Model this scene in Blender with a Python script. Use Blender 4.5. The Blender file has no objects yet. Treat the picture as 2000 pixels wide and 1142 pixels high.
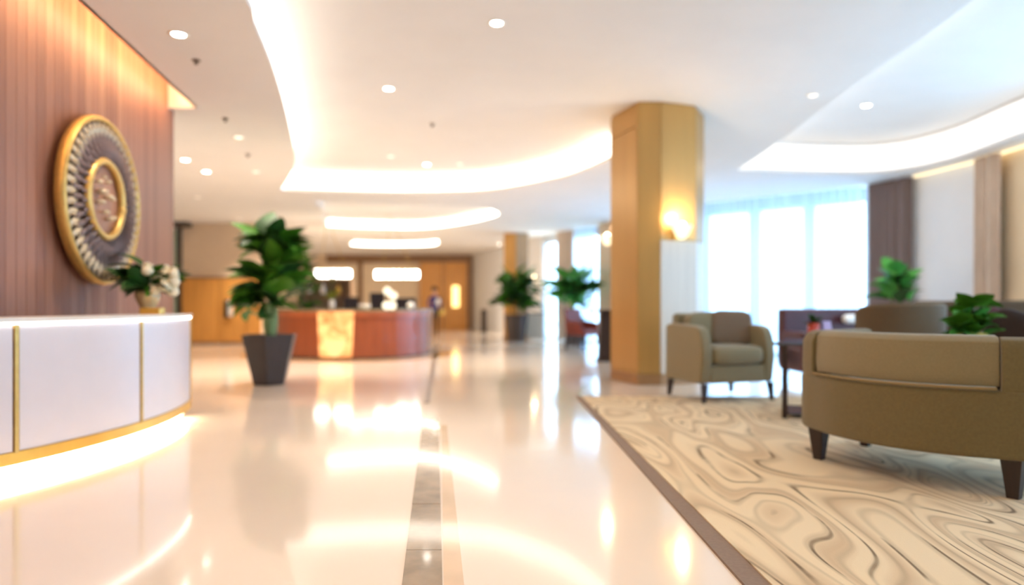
import bpy, math, random
from mathutils import Vector
from mathutils.geometry import delaunay_2d_cdt
random.seed(7)
R = math.radians
SC = bpy.context.scene
COL = SC.collection

# ------------------------------------------------------------------ camera, world, exposure
F = 1300.0; CX = 1000.0; HY = 598.0; H = 1.05          # focal length in px, horizon row, camera height
cam = bpy.data.cameras.new('camera'); camo = bpy.data.objects.new('camera', cam); COL.objects.link(camo)
cam.sensor_width = 36; cam.lens = F / 2000 * 36
camo.location = (0, 0, H); camo.rotation_euler = (R(90), 0, 0)
cam.shift_y = (HY - 571) / 2000
cam.clip_start = .05; cam.clip_end = 200
cam.dof.use_dof = True; cam.dof.focus_distance = 2.7; cam.dof.aperture_fstop = 0.70
SC.camera = camo
W = bpy.data.worlds.new('world'); SC.world = W; W.use_nodes = True
bg = W.node_tree.nodes['Background']; bg.inputs[0].default_value = (.44, .71, 1, 1); bg.inputs[1].default_value = 6.3
SC.view_settings.view_transform = 'Standard'; SC.view_settings.look = 'None'
SC.view_settings.gamma = 1; SC.view_settings.use_curve_mapping = False
SC.view_settings.exposure = 0.50
WARM = (1, .76, .52); NEUT = (1, .88, .74)

def s2l(c):
    c = c / 255
    return c / 12.92 if c <= .04045 else ((c + .055) / 1.055) ** 2.4
def rgb(r, g, b): return (s2l(r), s2l(g), s2l(b), 1)

def at(px, py, z=0.0):                                    # world point of a photo pixel on the plane of height z
    D = (z - H) * F / (HY - py)
    return ((px - CX) / F * D, D)

# ------------------------------------------------------------------ materials
def mat(name, col, rough=.5, metal=0, spec=.5, var=0, vscale=6, bump=0, bscale=80, stretch=(1, 1, 1), coat=0, col2=None, trans=0, sheen=0):
    m = bpy.data.materials.new(name); m.use_nodes = True
    nt = m.node_tree; b = nt.nodes['Principled BSDF']
    b.inputs['Base Color'].default_value = col; b.inputs['Roughness'].default_value = rough
    b.inputs['Metallic'].default_value = metal; b.inputs['Specular IOR Level'].default_value = spec
    b.inputs['Coat Weight'].default_value = coat; b.inputs['Transmission Weight'].default_value = trans
    b.inputs['Sheen Weight'].default_value = sheen
    if var or bump or col2:
        tc = nt.nodes.new('ShaderNodeTexCoord'); mp = nt.nodes.new('ShaderNodeMapping')
        mp.inputs['Scale'].default_value = stretch
        nt.links.new(tc.outputs['Object'], mp.inputs[0])
        n = nt.nodes.new('ShaderNodeTexNoise'); n.inputs['Scale'].default_value = vscale; n.inputs['Detail'].default_value = 4
        nt.links.new(mp.outputs[0], n.inputs['Vector'])
        mx = nt.nodes.new('ShaderNodeMix'); mx.data_type = 'RGBA'
        c2 = col2 or tuple(max(0, v * (1 - var)) for v in col[:3]) + (1,)
        mx.inputs['A'].default_value = c2; mx.inputs['B'].default_value = col
        rp = nt.nodes.new('ShaderNodeMapRange'); rp.inputs[1].default_value = .35; rp.inputs[2].default_value = .65
        nt.links.new(n.outputs[0], rp.inputs[0]); nt.links.new(rp.outputs[0], mx.inputs['Factor'])
        nt.links.new(mx.outputs['Result'], b.inputs['Base Color'])
        if bump:
            n2 = nt.nodes.new('ShaderNodeTexNoise'); n2.inputs['Scale'].default_value = bscale
            nt.links.new(mp.outputs[0], n2.inputs['Vector'])
            bp = nt.nodes.new('ShaderNodeBump'); bp.inputs['Strength'].default_value = bump; bp.inputs['Distance'].default_value = .01
            nt.links.new(n2.outputs[0], bp.inputs['Height']); nt.links.new(bp.outputs[0], b.inputs['Normal'])
    return m
def emit(name, col, strength):
    m = bpy.data.materials.new(name); m.use_nodes = True; nt = m.node_tree
    nt.nodes.remove(nt.nodes['Principled BSDF']); e = nt.nodes.new('ShaderNodeEmission')
    e.inputs[0].default_value = tuple(col[:3]) + (1,); e.inputs[1].default_value = strength
    nt.links.new(e.outputs[0], nt.nodes['Material Output'].inputs[0]); return m
def sheer_mat(name, col, clear):
    m = bpy.data.materials.new(name); m.use_nodes = True; nt = m.node_tree; N = nt.nodes; L = nt.links
    N.remove(N['Principled BSDF'])
    t = N.new('ShaderNodeBsdfTransparent'); d = N.new('ShaderNodeBsdfDiffuse'); q = N.new('ShaderNodeBsdfTranslucent')
    d.inputs[0].default_value = col; q.inputs[0].default_value = col
    a = N.new('ShaderNodeMixShader'); a.inputs[0].default_value = .6
    L.new(d.outputs[0], a.inputs[1]); L.new(q.outputs[0], a.inputs[2])
    # woven cloth: seen edge-on in a fold it closes up
    lw = N.new('ShaderNodeLayerWeight'); lw.inputs[0].default_value = .35
    mr = N.new('ShaderNodeMapRange'); mr.inputs[3].default_value = 1 - clear; mr.inputs[4].default_value = 1
    L.new(lw.outputs['Facing'], mr.inputs[0])
    b = N.new('ShaderNodeMixShader'); L.new(mr.outputs[0], b.inputs[0])
    L.new(t.outputs[0], b.inputs[1]); L.new(a.outputs[0], b.inputs[2])
    L.new(b.outputs[0], N['Material Output'].inputs[0]); return m
def glass_mat():
    m = bpy.data.materials.new('window_glass'); m.use_nodes = True; nt = m.node_tree; N = nt.nodes
    N.remove(N['Principled BSDF'])
    t = N.new('ShaderNodeBsdfTransparent'); t.inputs[0].default_value = (.93, .97, 1, 1)
    g = N.new('ShaderNodeBsdfGlossy'); g.inputs['Roughness'].default_value = .02
    x = N.new('ShaderNodeMixShader'); x.inputs[0].default_value = .07
    nt.links.new(t.outputs[0], x.inputs[1]); nt.links.new(g.outputs[0], x.inputs[2])
    nt.links.new(x.outputs[0], N['Material Output'].inputs[0]); return m

M = {}
M['plaster'] = mat('ceiling_plaster', rgb(236, 233, 230), .9, var=.03, vscale=1.5)
M['wallwhite'] = mat('white_wall_paint', rgb(240, 241, 243), .85, var=.03, vscale=2)
M['wallbeige'] = mat('beige_wall_paint', rgb(232, 208, 178), .8, var=.05, vscale=2)
M['wallcream'] = mat('cream_wall_panel', rgb(242, 220, 186), .6, var=.05, vscale=2)
M['brownframe'] = mat('brown_frame', rgb(150, 112, 78), .5, var=.2)
M['floor'] = mat('polished_cream_marble', rgb(248, 232, 214), .10, spec=.5, var=.05, vscale=.8, coat=.15)
M['inlay'] = mat('taupe_marble', rgb(170, 150, 126), .08, var=.3, vscale=7, coat=.3)
M['inlay2'] = mat('beige_marble', rgb(236, 206, 172), .08, var=.1, vscale=5, coat=.3)
M['bronze'] = mat('dark_bronze_inlay', rgb(112, 82, 58), .3, var=.4, vscale=9)
M['gold'] = mat('brushed_gold', rgb(222, 186, 112), .42, .85, var=.12, vscale=20)
M['goldpaint'] = mat('gold_band', rgb(236, 190, 92), .35, .55, var=.1)
M['counter'] = mat('white_lacquer', rgb(226, 222, 230), .3, var=.02)
M['wood_a'] = mat('rosewood_veneer', rgb(170, 120, 98), .5, var=.16, vscale=5, stretch=(9, 9, .4))
M['wood_b'] = mat('rosewood_veneer_dark', rgb(156, 108, 88), .5, var=.16, vscale=5, stretch=(9, 9, .4))
M['wood_c'] = mat('rosewood_veneer_light', rgb(180, 132, 106), .5, var=.16, vscale=5, stretch=(9, 9, .4))
M['oak'] = mat('honey_oak', rgb(232, 166, 84), .4, var=.15, vscale=3, stretch=(6, 6, .5))
M['barwood'] = mat('bar_mahogany', rgb(150, 76, 42), .3, var=.22, vscale=3, stretch=(5, 5, .4), coat=.3)
M['column'] = mat('champagne_panel', rgb(196, 152, 86), .33, .35, var=.1, vscale=1.5, stretch=(3, 3, .4))
M['colpale'] = mat('pale_ribbed_stone', rgb(226, 214, 196), .35, var=.12, vscale=4, stretch=(10, 10, .2))
M['colbase'] = mat('column_plinth', rgb(170, 128, 84), .35, .2, var=.1)
M['pot'] = mat('charcoal_planter', rgb(60, 54, 56), .45, var=.15)
M['pot2'] = mat('brown_planter', rgb(70, 56, 50), .5, var=.15)
M['soil'] = mat('soil', rgb(70, 48, 34), .95, var=.4, vscale=40, bump=.6)
M['leaf'] = mat('leaf_green', rgb(74, 134, 30), .6, spec=.25, var=.35, vscale=6)
M['leafd'] = mat('leaf_dark', rgb(44, 88, 34), .6, spec=.25, var=.4, vscale=6)
M['leafb'] = mat('leaf_bright', rgb(84, 168, 72), .6, spec=.25, var=.3, vscale=6)
M['stem'] = mat('plant_stem', rgb(96, 104, 48), .6, var=.3)
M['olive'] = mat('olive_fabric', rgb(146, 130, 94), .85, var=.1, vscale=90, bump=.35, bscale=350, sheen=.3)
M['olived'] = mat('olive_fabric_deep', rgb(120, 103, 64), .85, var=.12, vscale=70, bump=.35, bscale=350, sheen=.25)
M['tan'] = mat('tan_fabric', rgb(136, 114, 92), .85, var=.1, vscale=80, bump=.3, bscale=300)
M['brownfab'] = mat('brown_fabric', rgb(88, 70, 50), .85, var=.12, vscale=60, bump=.3, bscale=300)
M['tubfab'] = mat('tub_fabric', rgb(112, 90, 64), .85, var=.12, vscale=60, bump=.3, bscale=300)
M['maroon'] = mat('maroon_leather', rgb(80, 30, 36), .45, var=.2)
M['redlea'] = mat('red_brown_leather', rgb(132, 52, 36), .5, var=.2)
M['darkcush'] = mat('dark_cushion_fabric', rgb(50, 34, 26), .85, var=.2)
M['darkwood'] = mat('espresso_wood', rgb(52, 34, 28), .4, var=.3, vscale=8, stretch=(6, 6, 1))
M['blackm'] = mat('black_metal', rgb(30, 28, 30), .4, .3)
M['tabletop'] = mat('dark_polished_top', rgb(70, 78, 92), .06, .1, coat=.8)
M['sheer'] = sheer_mat('sheer_voile', (.74, .87, 1, 1), .42)
M['drape_d'] = mat('mauve_brown_drape', rgb(136, 118, 114), .85, var=.12, vscale=30, stretch=(1, 1, .1))
M['drape_b'] = mat('beige_drape', rgb(220, 198, 178), .85, var=.12, vscale=30, stretch=(1, 1, .1))
M['glass'] = glass_mat()
M['frame'] = mat('window_frame', rgb(206, 214, 224), .5)
M['darkframe'] = mat('dark_frame', rgb(74, 66, 62), .5)
M['terrace'] = mat('terrace_paving', rgb(220, 222, 226), .8, var=.06)
M['greenglass'] = mat('pale_green_glass', rgb(176, 206, 186), .2, var=.05)
M['white'] = mat('white_ceramic', rgb(240, 236, 228), .3)
M['petal'] = mat('cream_petals', rgb(250, 242, 214), .6, var=.06, vscale=30)
M['screen'] = mat('dark_screen', rgb(48, 42, 50), .3)
M['mauve'] = mat('mauve_metal', rgb(138, 116, 112), .6, .1, var=.2, vscale=12)
M['silver'] = mat('aged_silver', rgb(222, 204, 172), .4, .3, var=.2, vscale=20)
M['vented'] = mat('grey_ceiling_fitting', rgb(120, 104, 92), .6)
M['cove'] = emit('cove_diffuser', NEUT, 2.9)
M['cove_far'] = emit('cove_diffuser_far', NEUT, 7)
M['cove_day'] = emit('cove_diffuser_lounge', (1, .98, .95), 1.25)
M['cove_warm'] = emit('wall_washer', (1, .60, .30), 20)
M['led_under'] = emit('led_strip_under_counter', (1, .84, .60), 26)
M['led_top'] = emit('led_strip_counter_top', (1, .93, .84), 7)
M['lamp'] = emit('downlight_lens', (1, .92, .80), 26)
M['lampdim'] = emit('downlight_lens_dim', (1, .88, .74), 1.9)
M['sconce_glow'] = emit('sconce_bulb', (1, .80, .50), 18)
M['doorglow'] = emit('lit_door_panel', (1, .70, .25), 2.6)
M['crystal'] = emit('lit_crystal', (1, .93, .82), 11)
M['alabaster'] = emit('lit_alabaster', (1, .80, .50), 1.5)
M['globe'] = emit('lamp_globe', (1, .86, .62), 1.6)

# ------------------------------------------------------------------ mesh helpers
def link(name, V, Fc, m, parent=None, smooth=False, bevel=0, seg=2, sub=0, loc=None, rot=None):
    me = bpy.data.meshes.new(name); me.from_pydata([tuple(v) for v in V], [], Fc); me.update()
    if m: me.materials.append(m)
    return link_me(name, me, parent, smooth, bevel, seg, sub, loc, rot)
def link_me(name, me, parent=None, smooth=False, bevel=0, seg=2, sub=0, loc=None, rot=None):
    if smooth: me.shade_smooth()
    o = bpy.data.objects.new(name, me); COL.objects.link(o)
    if parent: o.parent = parent
    if loc: o.location = loc
    if rot: o.rotation_euler = rot
    if bevel:
        b = o.modifiers.new('bevel', 'BEVEL'); b.width = bevel; b.segments = seg; b.limit_method = 'ANGLE'; b.angle_limit = R(40)
        if smooth:
            me.shade_smooth(); w = o.modifiers.new('wn', 'WEIGHTED_NORMAL')
    if sub:
        s = o.modifiers.new('sub', 'SUBSURF'); s.levels = sub; s.render_levels = sub
    return o
def merge(*parts):
    V = []; Fc = []
    for v, f in parts:
        k = len(V); V += list(v); Fc += [tuple(i + k for i in q) for q in f]
    return V, Fc
def box(x0, x1, y0, y1, z0, z1):
    V = [(x, y, z) for z in (z0, z1) for (x, y) in ((x0, y0), (x1, y0), (x1, y1), (x0, y1))]
    return V, [(3, 2, 1, 0), (4, 5, 6, 7), (0, 1, 5, 4), (1, 2, 6, 5), (2, 3, 7, 6), (3, 0, 4, 7)]
def prism(pts, z0, z1):                                   # vertical prism over a plan outline (ccw)
    n = len(pts); V = [(x, y, z0) for x, y in pts] + [(x, y, z1) for x, y in pts]
    return V, [tuple(range(n))[::-1], tuple(range(n, 2 * n))] + [(i, (i + 1) % n, (i + 1) % n + n, i + n) for i in range(n)]
def taper(x, y, z0, z1, a0, a1, b0=None, b1=None, dx=0, dy=0):   # square bar from half-width a0 at z0 to a1 at z1
    b0 = b0 or a0; b1 = b1 or a1
    V = [(x + dx + sx * a0, y + dy + sy * b0, z0) for sx, sy in ((-1, -1), (1, -1), (1, 1), (-1, 1))] + \
        [(x + sx * a1, y + sy * b1, z1) for sx, sy in ((-1, -1), (1, -1), (1, 1), (-1, 1))]
    return V, [(3, 2, 1, 0), (4, 5, 6, 7), (0, 1, 5, 4), (1, 2, 6, 5), (2, 3, 7, 6), (3, 0, 4, 7)]
def lathe(prof, n=24, cx=0, cy=0, cz=0):
    V = []; Fc = []
    for r, z in prof:
        for i in range(n):
            a = 2 * math.pi * i / n; V.append((cx + r * math.cos(a), cy + r * math.sin(a), cz + z))
    for k in range(len(prof) - 1):
        for i in range(n):
            j = (i + 1) % n; Fc.append((k * n + i, k * n + j, (k + 1) * n + j, (k + 1) * n + i))
    Fc.append(tuple(range(n))[::-1]); t = (len(prof) - 1) * n; Fc.append(tuple(range(t, t + n)))
    return V, Fc
def tube(path, r, n=8):
    V = []; Fc = []; P = [Vector(p) for p in path]
    rr = r if isinstance(r, (list, tuple)) else [r] * len(P)
    for k, p in enumerate(P):
        t = (P[min(k + 1, len(P) - 1)] - P[max(k - 1, 0)]).normalized()
        u = t.cross(Vector((0, 0, 1)));
        if u.length < .05: u = t.cross(Vector((1, 0, 0)))
        u.normalize(); w = t.cross(u)
        for i in range(n):
            a = 2 * math.pi * i / n; V.append(tuple(p + (u * math.cos(a) + w * math.sin(a)) * rr[k]))
    for k in range(len(P) - 1):
        for i in range(n):
            j = (i + 1) % n; Fc.append((k * n + i, (k + 1) * n + i, (k + 1) * n + j, k * n + j))
    Fc.append(tuple(range(n))); t = (len(P) - 1) * n; Fc.append(tuple(range(t, t + n))[::-1])
    return V, Fc
def sweep(path, prof, closed=True):                       # prof: (offset to the left of the path, z); path in plan
    n = len(prof); V = []; Fc = []
    for k, (x, y) in enumerate(path):
        a = Vector(path[max(k - 1, 0)]); b = Vector(path[min(k + 1, len(path) - 1)]); t = (b - a).normalized()
        q = prof[k] if isinstance(prof[0][0], (tuple, list)) else prof
        for o, z in q: V.append((x - t.y * o, y + t.x * o, z))
    n = len(q)
    for k in range(len(path) - 1):
        for i in range(n if closed else n - 1):
            j = (i + 1) % n; Fc.append((k * n + i, (k + 1) * n + i, (k + 1) * n + j, k * n + j))
    if closed:
        Fc.append(tuple(range(n))); t = (len(path) - 1) * n; Fc.append(tuple(range(t, t + n))[::-1])
    return V, Fc
def pillow(w, d, h, e=.35, ev=.6, nu=28, nv=14, c=(0, 0, 0)):   # soft rounded block
    f = lambda t, p: math.copysign(abs(t) ** p, t)
    V = []; Fc = []
    for j in range(nv + 1):
        v = -math.pi / 2 + math.pi * j / nv
        for i in range(nu):
            u = 2 * math.pi * i / nu
            V.append((c[0] + w / 2 * f(math.cos(v), ev) * f(math.cos(u), e), c[1] + d / 2 * f(math.cos(v), ev) * f(math.sin(u), e), c[2] + h / 2 * f(math.sin(v), ev)))
    for j in range(nv):
        for i in range(nu):
            k = (i + 1) % nu; Fc.append((j * nu + i, j * nu + k, (j + 1) * nu + k, (j + 1) * nu + i))
    return V, Fc
def torus(Rm, r, n=64, k=12, sx=1.0, depth=1.0):           # ring in the local XZ plane, axis along Y
    V = []; Fc = []
    for i in range(n):
        a = 2 * math.pi * i / n
        for j in range(k):
            b = 2 * math.pi * j / k; q = Rm + r * math.cos(b)
            V.append((q * math.cos(a), r * depth * math.sin(b), q * math.sin(a)))
    for i in range(n):
        for j in range(k):
            Fc.append((i * k + j, ((i + 1) % n) * k + j, ((i + 1) % n) * k + (j + 1) % k, i * k + (j + 1) % k))
    return V, Fc
def inside(p, poly):
    x, y = p; c = False; n = len(poly)
    for i in range(n):
        x1, y1 = poly[i]; x2, y2 = poly[i - 1]
        if (y1 > y) != (y2 > y) and x < (x2 - x1) * (y - y1) / (y2 - y1) + x1: c = not c
    return c
def slab(outer, holes, zf, grid=0):                        # triangulated plate with holes, height zf(x, y)
    V = []; E = []
    for lp in [outer] + holes:
        k = len(V); V += [Vector(p) for p in lp]; E += [(k + i, k + (i + 1) % len(lp)) for i in range(len(lp))]
    if grid:
        xs = [p[0] for p in outer]; ys = [p[1] for p in outer]
        x = min(xs) + grid / 2
        while x < max(xs):
            y = min(ys) + grid / 2
            while y < max(ys):
                if inside((x, y), outer): V.append(Vector((x, y)))
                y += grid
            x += grid
    vs, es, fs = delaunay_2d_cdt(V, E, [], 0, 1e-5)[:3]
    out = []
    for f in fs:
        c = sum((vs[i] for i in f), Vector((0, 0))) / len(f)
        if inside(c, outer) and not any(inside(c, h) for h in holes): out.append(tuple(f)[::-1])
    return [(v.x, v.y, zf(v.x, v.y)) for v in vs], out
def smooth_path(pts, n=6, closed=False):                   # Catmull-Rom
    out = []; m = len(pts)
    for i in range(m if closed else m - 1):
        g = (lambda q: pts[q % m]) if closed else (lambda q: pts[max(0, min(m - 1, q))])
        p0, p1, p2, p3 = g(i - 1), g(i), g(i + 1), g(i + 2)
        for k in range(n):
            t = k / n
            out.append(tuple(.5 * ((2 * b) + (c - a) * t + (2 * a - 5 * b + 4 * c - d) * t * t + (3 * b - a - 3 * c + d) * t ** 3) for a, b, c, d in zip(p0, p1, p2, p3)))
    if not closed: out.append(tuple(pts[-1]))
    return out

def tag(o, label=None, cat=None, group=None, kind=None):
    if label: o['label'] = label
    if cat: o['category'] = cat
    if group: o['group'] = group
    if kind: o['kind'] = kind
    return o
def thing(name, label, cat, loc=(0, 0, 0), rz=0, group=None):
    o = bpy.data.objects.new(name, None); COL.objects.link(o); o.empty_display_size = .1
    o.location = loc; o.rotation_euler = (0, 0, rz); return tag(o, label, cat, group)
def struct(name, vf, m, parent=None, **k):
    o = link(name, vf[0], vf[1], m, parent, **k)
    if not parent: o['kind'] = 'structure'
    return o
def part(name, vf, m, parent, **k): return link(name, vf[0], vf[1], m, parent, **k)

# ------------------------------------------------------------------ setting: floor and ceiling
ZL, ZA, ZB = 3.38, 3.78, 3.92
struct('floor', box(-12.4, 7.9, -3.4, 31, -.1, 0), M['floor'])
struct('terrace_ground', box(-6, 30, 9, 50, -.2, -.12), M['terrace'])

ss = lambda t: (lambda u: u * u * (3 - 2 * u))(max(0, min(1, t)))
zA = lambda x, y: ZA - (ZA - ZL) * ss((y - 9.0) / 2.4) * ss((x / max(y, .1) - .155) / .09)
left_lip = smooth_path([(-1.85, -2.5), (-1.85, 1), (-1.9, 3.5), at(480, 0, ZL), at(497, 50, ZL), at(530, 130, ZL), at(555, 210, ZL), at(571, 278, ZL), at(576, 308, ZL), at(570, 335, ZL), at(549, 370, ZL)], 5)
far_lip = smooth_path([at(549, 371, ZL), at(640, 375, ZL), at(740, 377.5, ZL), at(830, 378, ZL), at(960, 373, ZL), at(1080, 352, ZL), at(1140, 334, ZL), at(1190, 312, ZL), (1.62, 10.35)], 5)
hidden_lip = [(1.62, 10.35), (2.0, 10.8), (2.8, 11.45), (3.85, 11.4)]
def on_zA(px, py):
    z = ZA
    for _ in range(60): z += .3 * (zA(*at(px, py, z)) - z)
    return at(px, py, z)
divide = [(3.85, 11.4)] + [on_zA(px, py) for px, py in ((1475, 309), (1500, 292), (1540, 262), (1580, 232), (1650, 179), (1725, 127), (1800, 75), (1900, 2))] + [(4.06, 4), (4.0, 1), (4.0, -2.5)]
lounge_lip = smooth_path([(3.85, 11.4), (5.4, 11.68), (6.5, 11.6), (7.0, 10.7), (6.95, 9), (6.9, 6), (6.9, 2), (6.9, -2.5)], 6)
loopA = left_lip + far_lip[1:] + hidden_lip[1:] + divide[1:]
loopB = lounge_lip + divide[::-1][:-1]
holeAB = left_lip + far_lip[1:] + hidden_lip[1:] + lounge_lip[1:]
ring2 = smooth_path([at(612, 392, ZL), at(632, 412, ZL), at(630, 430, ZL), at(638, 442, ZL)], 4) + smooth_path([at(640, 443, ZL), at(740, 447, ZL), at(830, 447, ZL), at(905, 438, ZL), at(960, 426, ZL), at(974, 418, ZL), at(955, 409, ZL), at(880, 400, ZL), at(750, 394, ZL), at(613, 391.5, ZL)], 5)[:-1]
ring3 = smooth_path([at(690, 472, ZL), at(690, 480, ZL), at(770, 482, ZL), at(845, 480, ZL), at(856, 472, ZL), at(840, 465, ZL), at(770, 463, ZL), at(700, 465, ZL)], 4, True)
outerL = [(-12.3, 30.4), (-12.3, 7.75), (-3.71, 7.75), (-2.08, -3), (7.75, -3), (7.75, 10.4), (7.5, 12.2), (7.0, 13.1), (4.6, 15.25), (2.7, 19.3), (1.7, 20.8), (1.3, 22.4), (-1.5, 30.4)]
ceil = struct('ceiling', slab(outerL, [holeAB, ring2, ring3], lambda x, y: ZL), M['plaster'])
vA = slab(loopA, [], zA, .45)
part('raised_ceiling', vA, M['plaster'], ceil, smooth=True)
part('lounge_raised_ceiling', slab(loopB, [], lambda x, y: ZB), M['plaster'], ceil)
part('far_raised_ceiling', slab(ring2, [], lambda x, y: ZL + .22), M['plaster'], ceil)
part('farthest_raised_ceiling', slab(ring3, [], lambda x, y: ZL + .18), M['plaster'], ceil)
def band(path, z0, z1):                                   # vertical strip along a plan path
    V = []; Fc = []
    for x, y in path: V += [(x, y, z0(x, y) if callable(z0) else z0), (x, y, z1(x, y) if callable(z1) else z1)]
    for k in range(len(path) - 1): Fc.append((2 * k, 2 * k + 2, 2 * k + 3, 2 * k + 1))
    return V, Fc
def cove(name, path, z0, z1, m, lip=.05):
    part(name, band(path, (lambda x, y: z0 + lip) if not callable(z0) else z0, z1), m, ceil)
    if lip: part('cove_lip', band(path, z0, z0 + lip), M['plaster'], ceil)
cove('cove_light', left_lip, ZL, ZA, M['cove'])
cove('cove_light', far_lip, ZL, ZA, M['cove'])
cove('cove_fascia', hidden_lip, ZL, zA, M['plaster'], 0)
part('cove_light', band(divide, zA, ZB), emit('cove_diffuser_edge', (1, .99, .96), 2.3), ceil)
cove('cove_light', lounge_lip, ZL, ZB - .06, M['cove_day'])
part('cove_fascia', band(lounge_lip, ZB - .06, ZB), M['plaster'], ceil)
k2 = [i for i, p in enumerate(ring2) if p == at(640, 443, ZL)][0]
cove('cove_light', ring2[k2:k2 + 26], ZL, ZL + .22, M['cove_far'], .03)
part('cove_fascia', band(ring2[k2 + 25:] + ring2[:k2 + 1], ZL, ZL + .22), M['plaster'], ceil)
cove('cove_light', ring3 + ring3[:1], ZL, ZL + .18, M['cove_far'], .03)
part('cove_fascia', band([(-1.85, -2.5), (6.9, -2.5)], ZL, ZB), M['plaster'], ceil)

# ------------------------------------------------------------------ left rosewood wall with slot light
wx = lambda y: -2.834 - .151 * y
wall = struct('wall_left', prism([(wx(-3.2) - .25, -3.2), (wx(-3.2) - .03, -3.2), (wx(7.93) - .03, 7.93), (wx(7.93) - .3, 7.93)], 0, 3.74), M['wood_b'])
ang = math.atan2(1, -.151)
ux, uy = math.cos(ang), math.sin(ang)
L = (7.94 + 3.2) / uy; npl = 88; pw = L / npl
pmesh = {}
for k in 'abc':
    me = bpy.data.meshes.new('plank_' + k); v, f = box(0, pw - .005, 0, .03, 0, 3.74)
    me.from_pydata(v, [], f); me.materials.append(M['wood_' + k]); pmesh[k] = me
for i in range(npl):
    y = -3.2 + i * pw * uy
    o = link_me('plank', pmesh[random.choice('aaabbc')], wall, loc=(wx(y) + 0.0, y, 0), rot=(0, 0, ang), bevel=0)
    o.scale = (1, 1 + .5 * random.random(), 1)
# ceiling slot above the wall
ex = lambda y: -2.535 - .151 * y
struct('trim_1', prism([(wx(-3) - .02, -3), (ex(-3), -3), (ex(7.75), 7.75), (wx(7.75) - .02, 7.75)], 3.72, 3.76), M['plaster'])
struct('trim_2', merge(prism([(ex(-3), -3), (ex(-3) + .03, -3), (ex(7.75) + .03, 7.75), (ex(7.75), 7.75)], ZL, 3.74), prism([(wx(7.75), 7.75), (ex(7.75) + .03, 7.75), (ex(7.8) + .03, 7.8), (wx(7.8), 7.8)], ZL - .02, 3.74)), M['plaster'])
part('slot_light', prism([(ex(-3) - .035, -3), (ex(-3) - .005, -3), (ex(7.7) - .005, 7.7), (ex(7.7) - .035, 7.7)], 3.46, 3.52), M['cove_warm'], wall)

# ------------------------------------------------------------------ other walls
struct('wall_rear', box(-2.7, 7.8, -3.4, -3.2, 0, 4), M['wallcream'])
fw = struct('wall_far_left', box(-9.22, -7.0, 18.6, 18.8, 0, ZL), M['wallbeige'])
x0 = -9.15
for i, (a, b) in enumerate(((-9.20, -8.16), (-8.14, -7.42), (-7.40, -7.0))):
    part('wainscot_panel', box(a, b, 18.54, 18.6, .06, 1.83), M['oak'], fw, bevel=.006)
part('wainscot_rail', box(-9.22, -7.0, 18.52, 18.6, 1.83, 1.87), M['brownframe'], fw)
part('skirting', box(-9.22, -7.0, 18.52, 18.6, 0, .06), M['brownframe'], fw)
w3 = struct('window_3', box(-9.33, -9.22, 18.5, 18.62, 0, ZL), M['darkframe'])
part('pane', box(-9.55, -9.33, 18.54, 18.57, .1, 3.2), M['greenglass'], w3)
part('window_head', box(-9.7, -8.95, 18.3, 18.62, 3.25, ZL), M['darkframe'], w3)
struct('wall_side', box(-12.4, -12.2, 7, 31, 0, 4), M['wallbeige'])
struct('wall_side_near', box(-12.3, wx(7.9) - .3, 7.75, 7.93, 0, 4), M['wallwhite'])
# back wall of the far hall, 30 m away, with framed panels and oak doors
bw = struct('wall_back', box(-12.2, -1.3, 30.2, 30.4, 0, ZL), M['wallbeige'])
def D30(px): return (px - CX) / F * 30.2
for a, b in ((622, 699), (709, 815)):
    part('wall_panel', box(D30(a), D30(b), 30.12, 30.2, .9, 3.0), M['wallcream'], bw, bevel=.02)
part('panel_stile', box(D30(700), D30(708), 30.1, 30.2, .1, 3.15), M['brownframe'], bw)
part('cornice_beam', box(D30(640), D30(921), 30.0, 30.2, 3.05, ZL - .02), M['brownframe'], bw)
part('door_jamb', box(D30(914), D30(921), 29.95, 30.2, 0, 3.1), M['brownframe'], bw)
for n, (a, b) in enumerate(((820, 866), (867, 913))):
    d = struct('door_%d' % (n + 1), box(D30(a) + .02, D30(b) - .02, 30.05, 30.2, 0, 3.03), M['oak'])
    if n == 0:
        part('door_handle', tube([(D30(862), 30.0, .9), (D30(862), 30.0, 1.4)], .02), M['gold'], d)
    else:
        part('lit_panel', box(D30(884), D30(897), 30.0, 30.05, 1.02, 1.97), M['doorglow'], d, bevel=.03)
# white wall that comes forward from the doors to the windows
def wallseg(name, p, q, m, t=.2, z0=0, z1=None, parent=None):
    p = Vector(p); q = Vector(q); d = (q - p).normalized(); n = Vector((-d.y, d.x)) * t
    return struct(name, prism([tuple(p), tuple(q), tuple(q + n), tuple(p + n)][::-1] if t < 0 else [tuple(p), tuple(q), tuple(q + n), tuple(p + n)], z0, z1 or ZL), m, parent)
wallseg('wall_far', (1.0, 22.2), (-1.75, 30.2), M['wallwhite'], -.2)
wr = wallseg('wall_right', (7.4, 8.6), (7.4, 10.65), M['wallcream'], -.25, z1=ZL)
wallseg('wall_right_panel', (7.42, 10.6), (7.2, 11.95), M['wallwhite'], -.25)
wallseg('wall_right_return', (7.2, 11.9), (6.8, 12.75), M['wallwhite'], -.25)
wallseg('wall_right_near', (7.4, -3.4), (7.4, 1.5), M['wallcream'], -.25)
wallseg('wall_pier', (2.95, 17.9), (2.45, 18.95), M['wallbeige'], -.25)
# warm light strip above the white panel
part('cornice_light', prism([(7.33, 9.0), (7.36, 9.0), (7.36, 10.6), (7.14, 11.8), (7.11, 11.8), (7.33, 10.6)], ZL - .05, ZL - .02), emit('cornice_led', (1, .82, .5), 1.4), wr)

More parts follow.
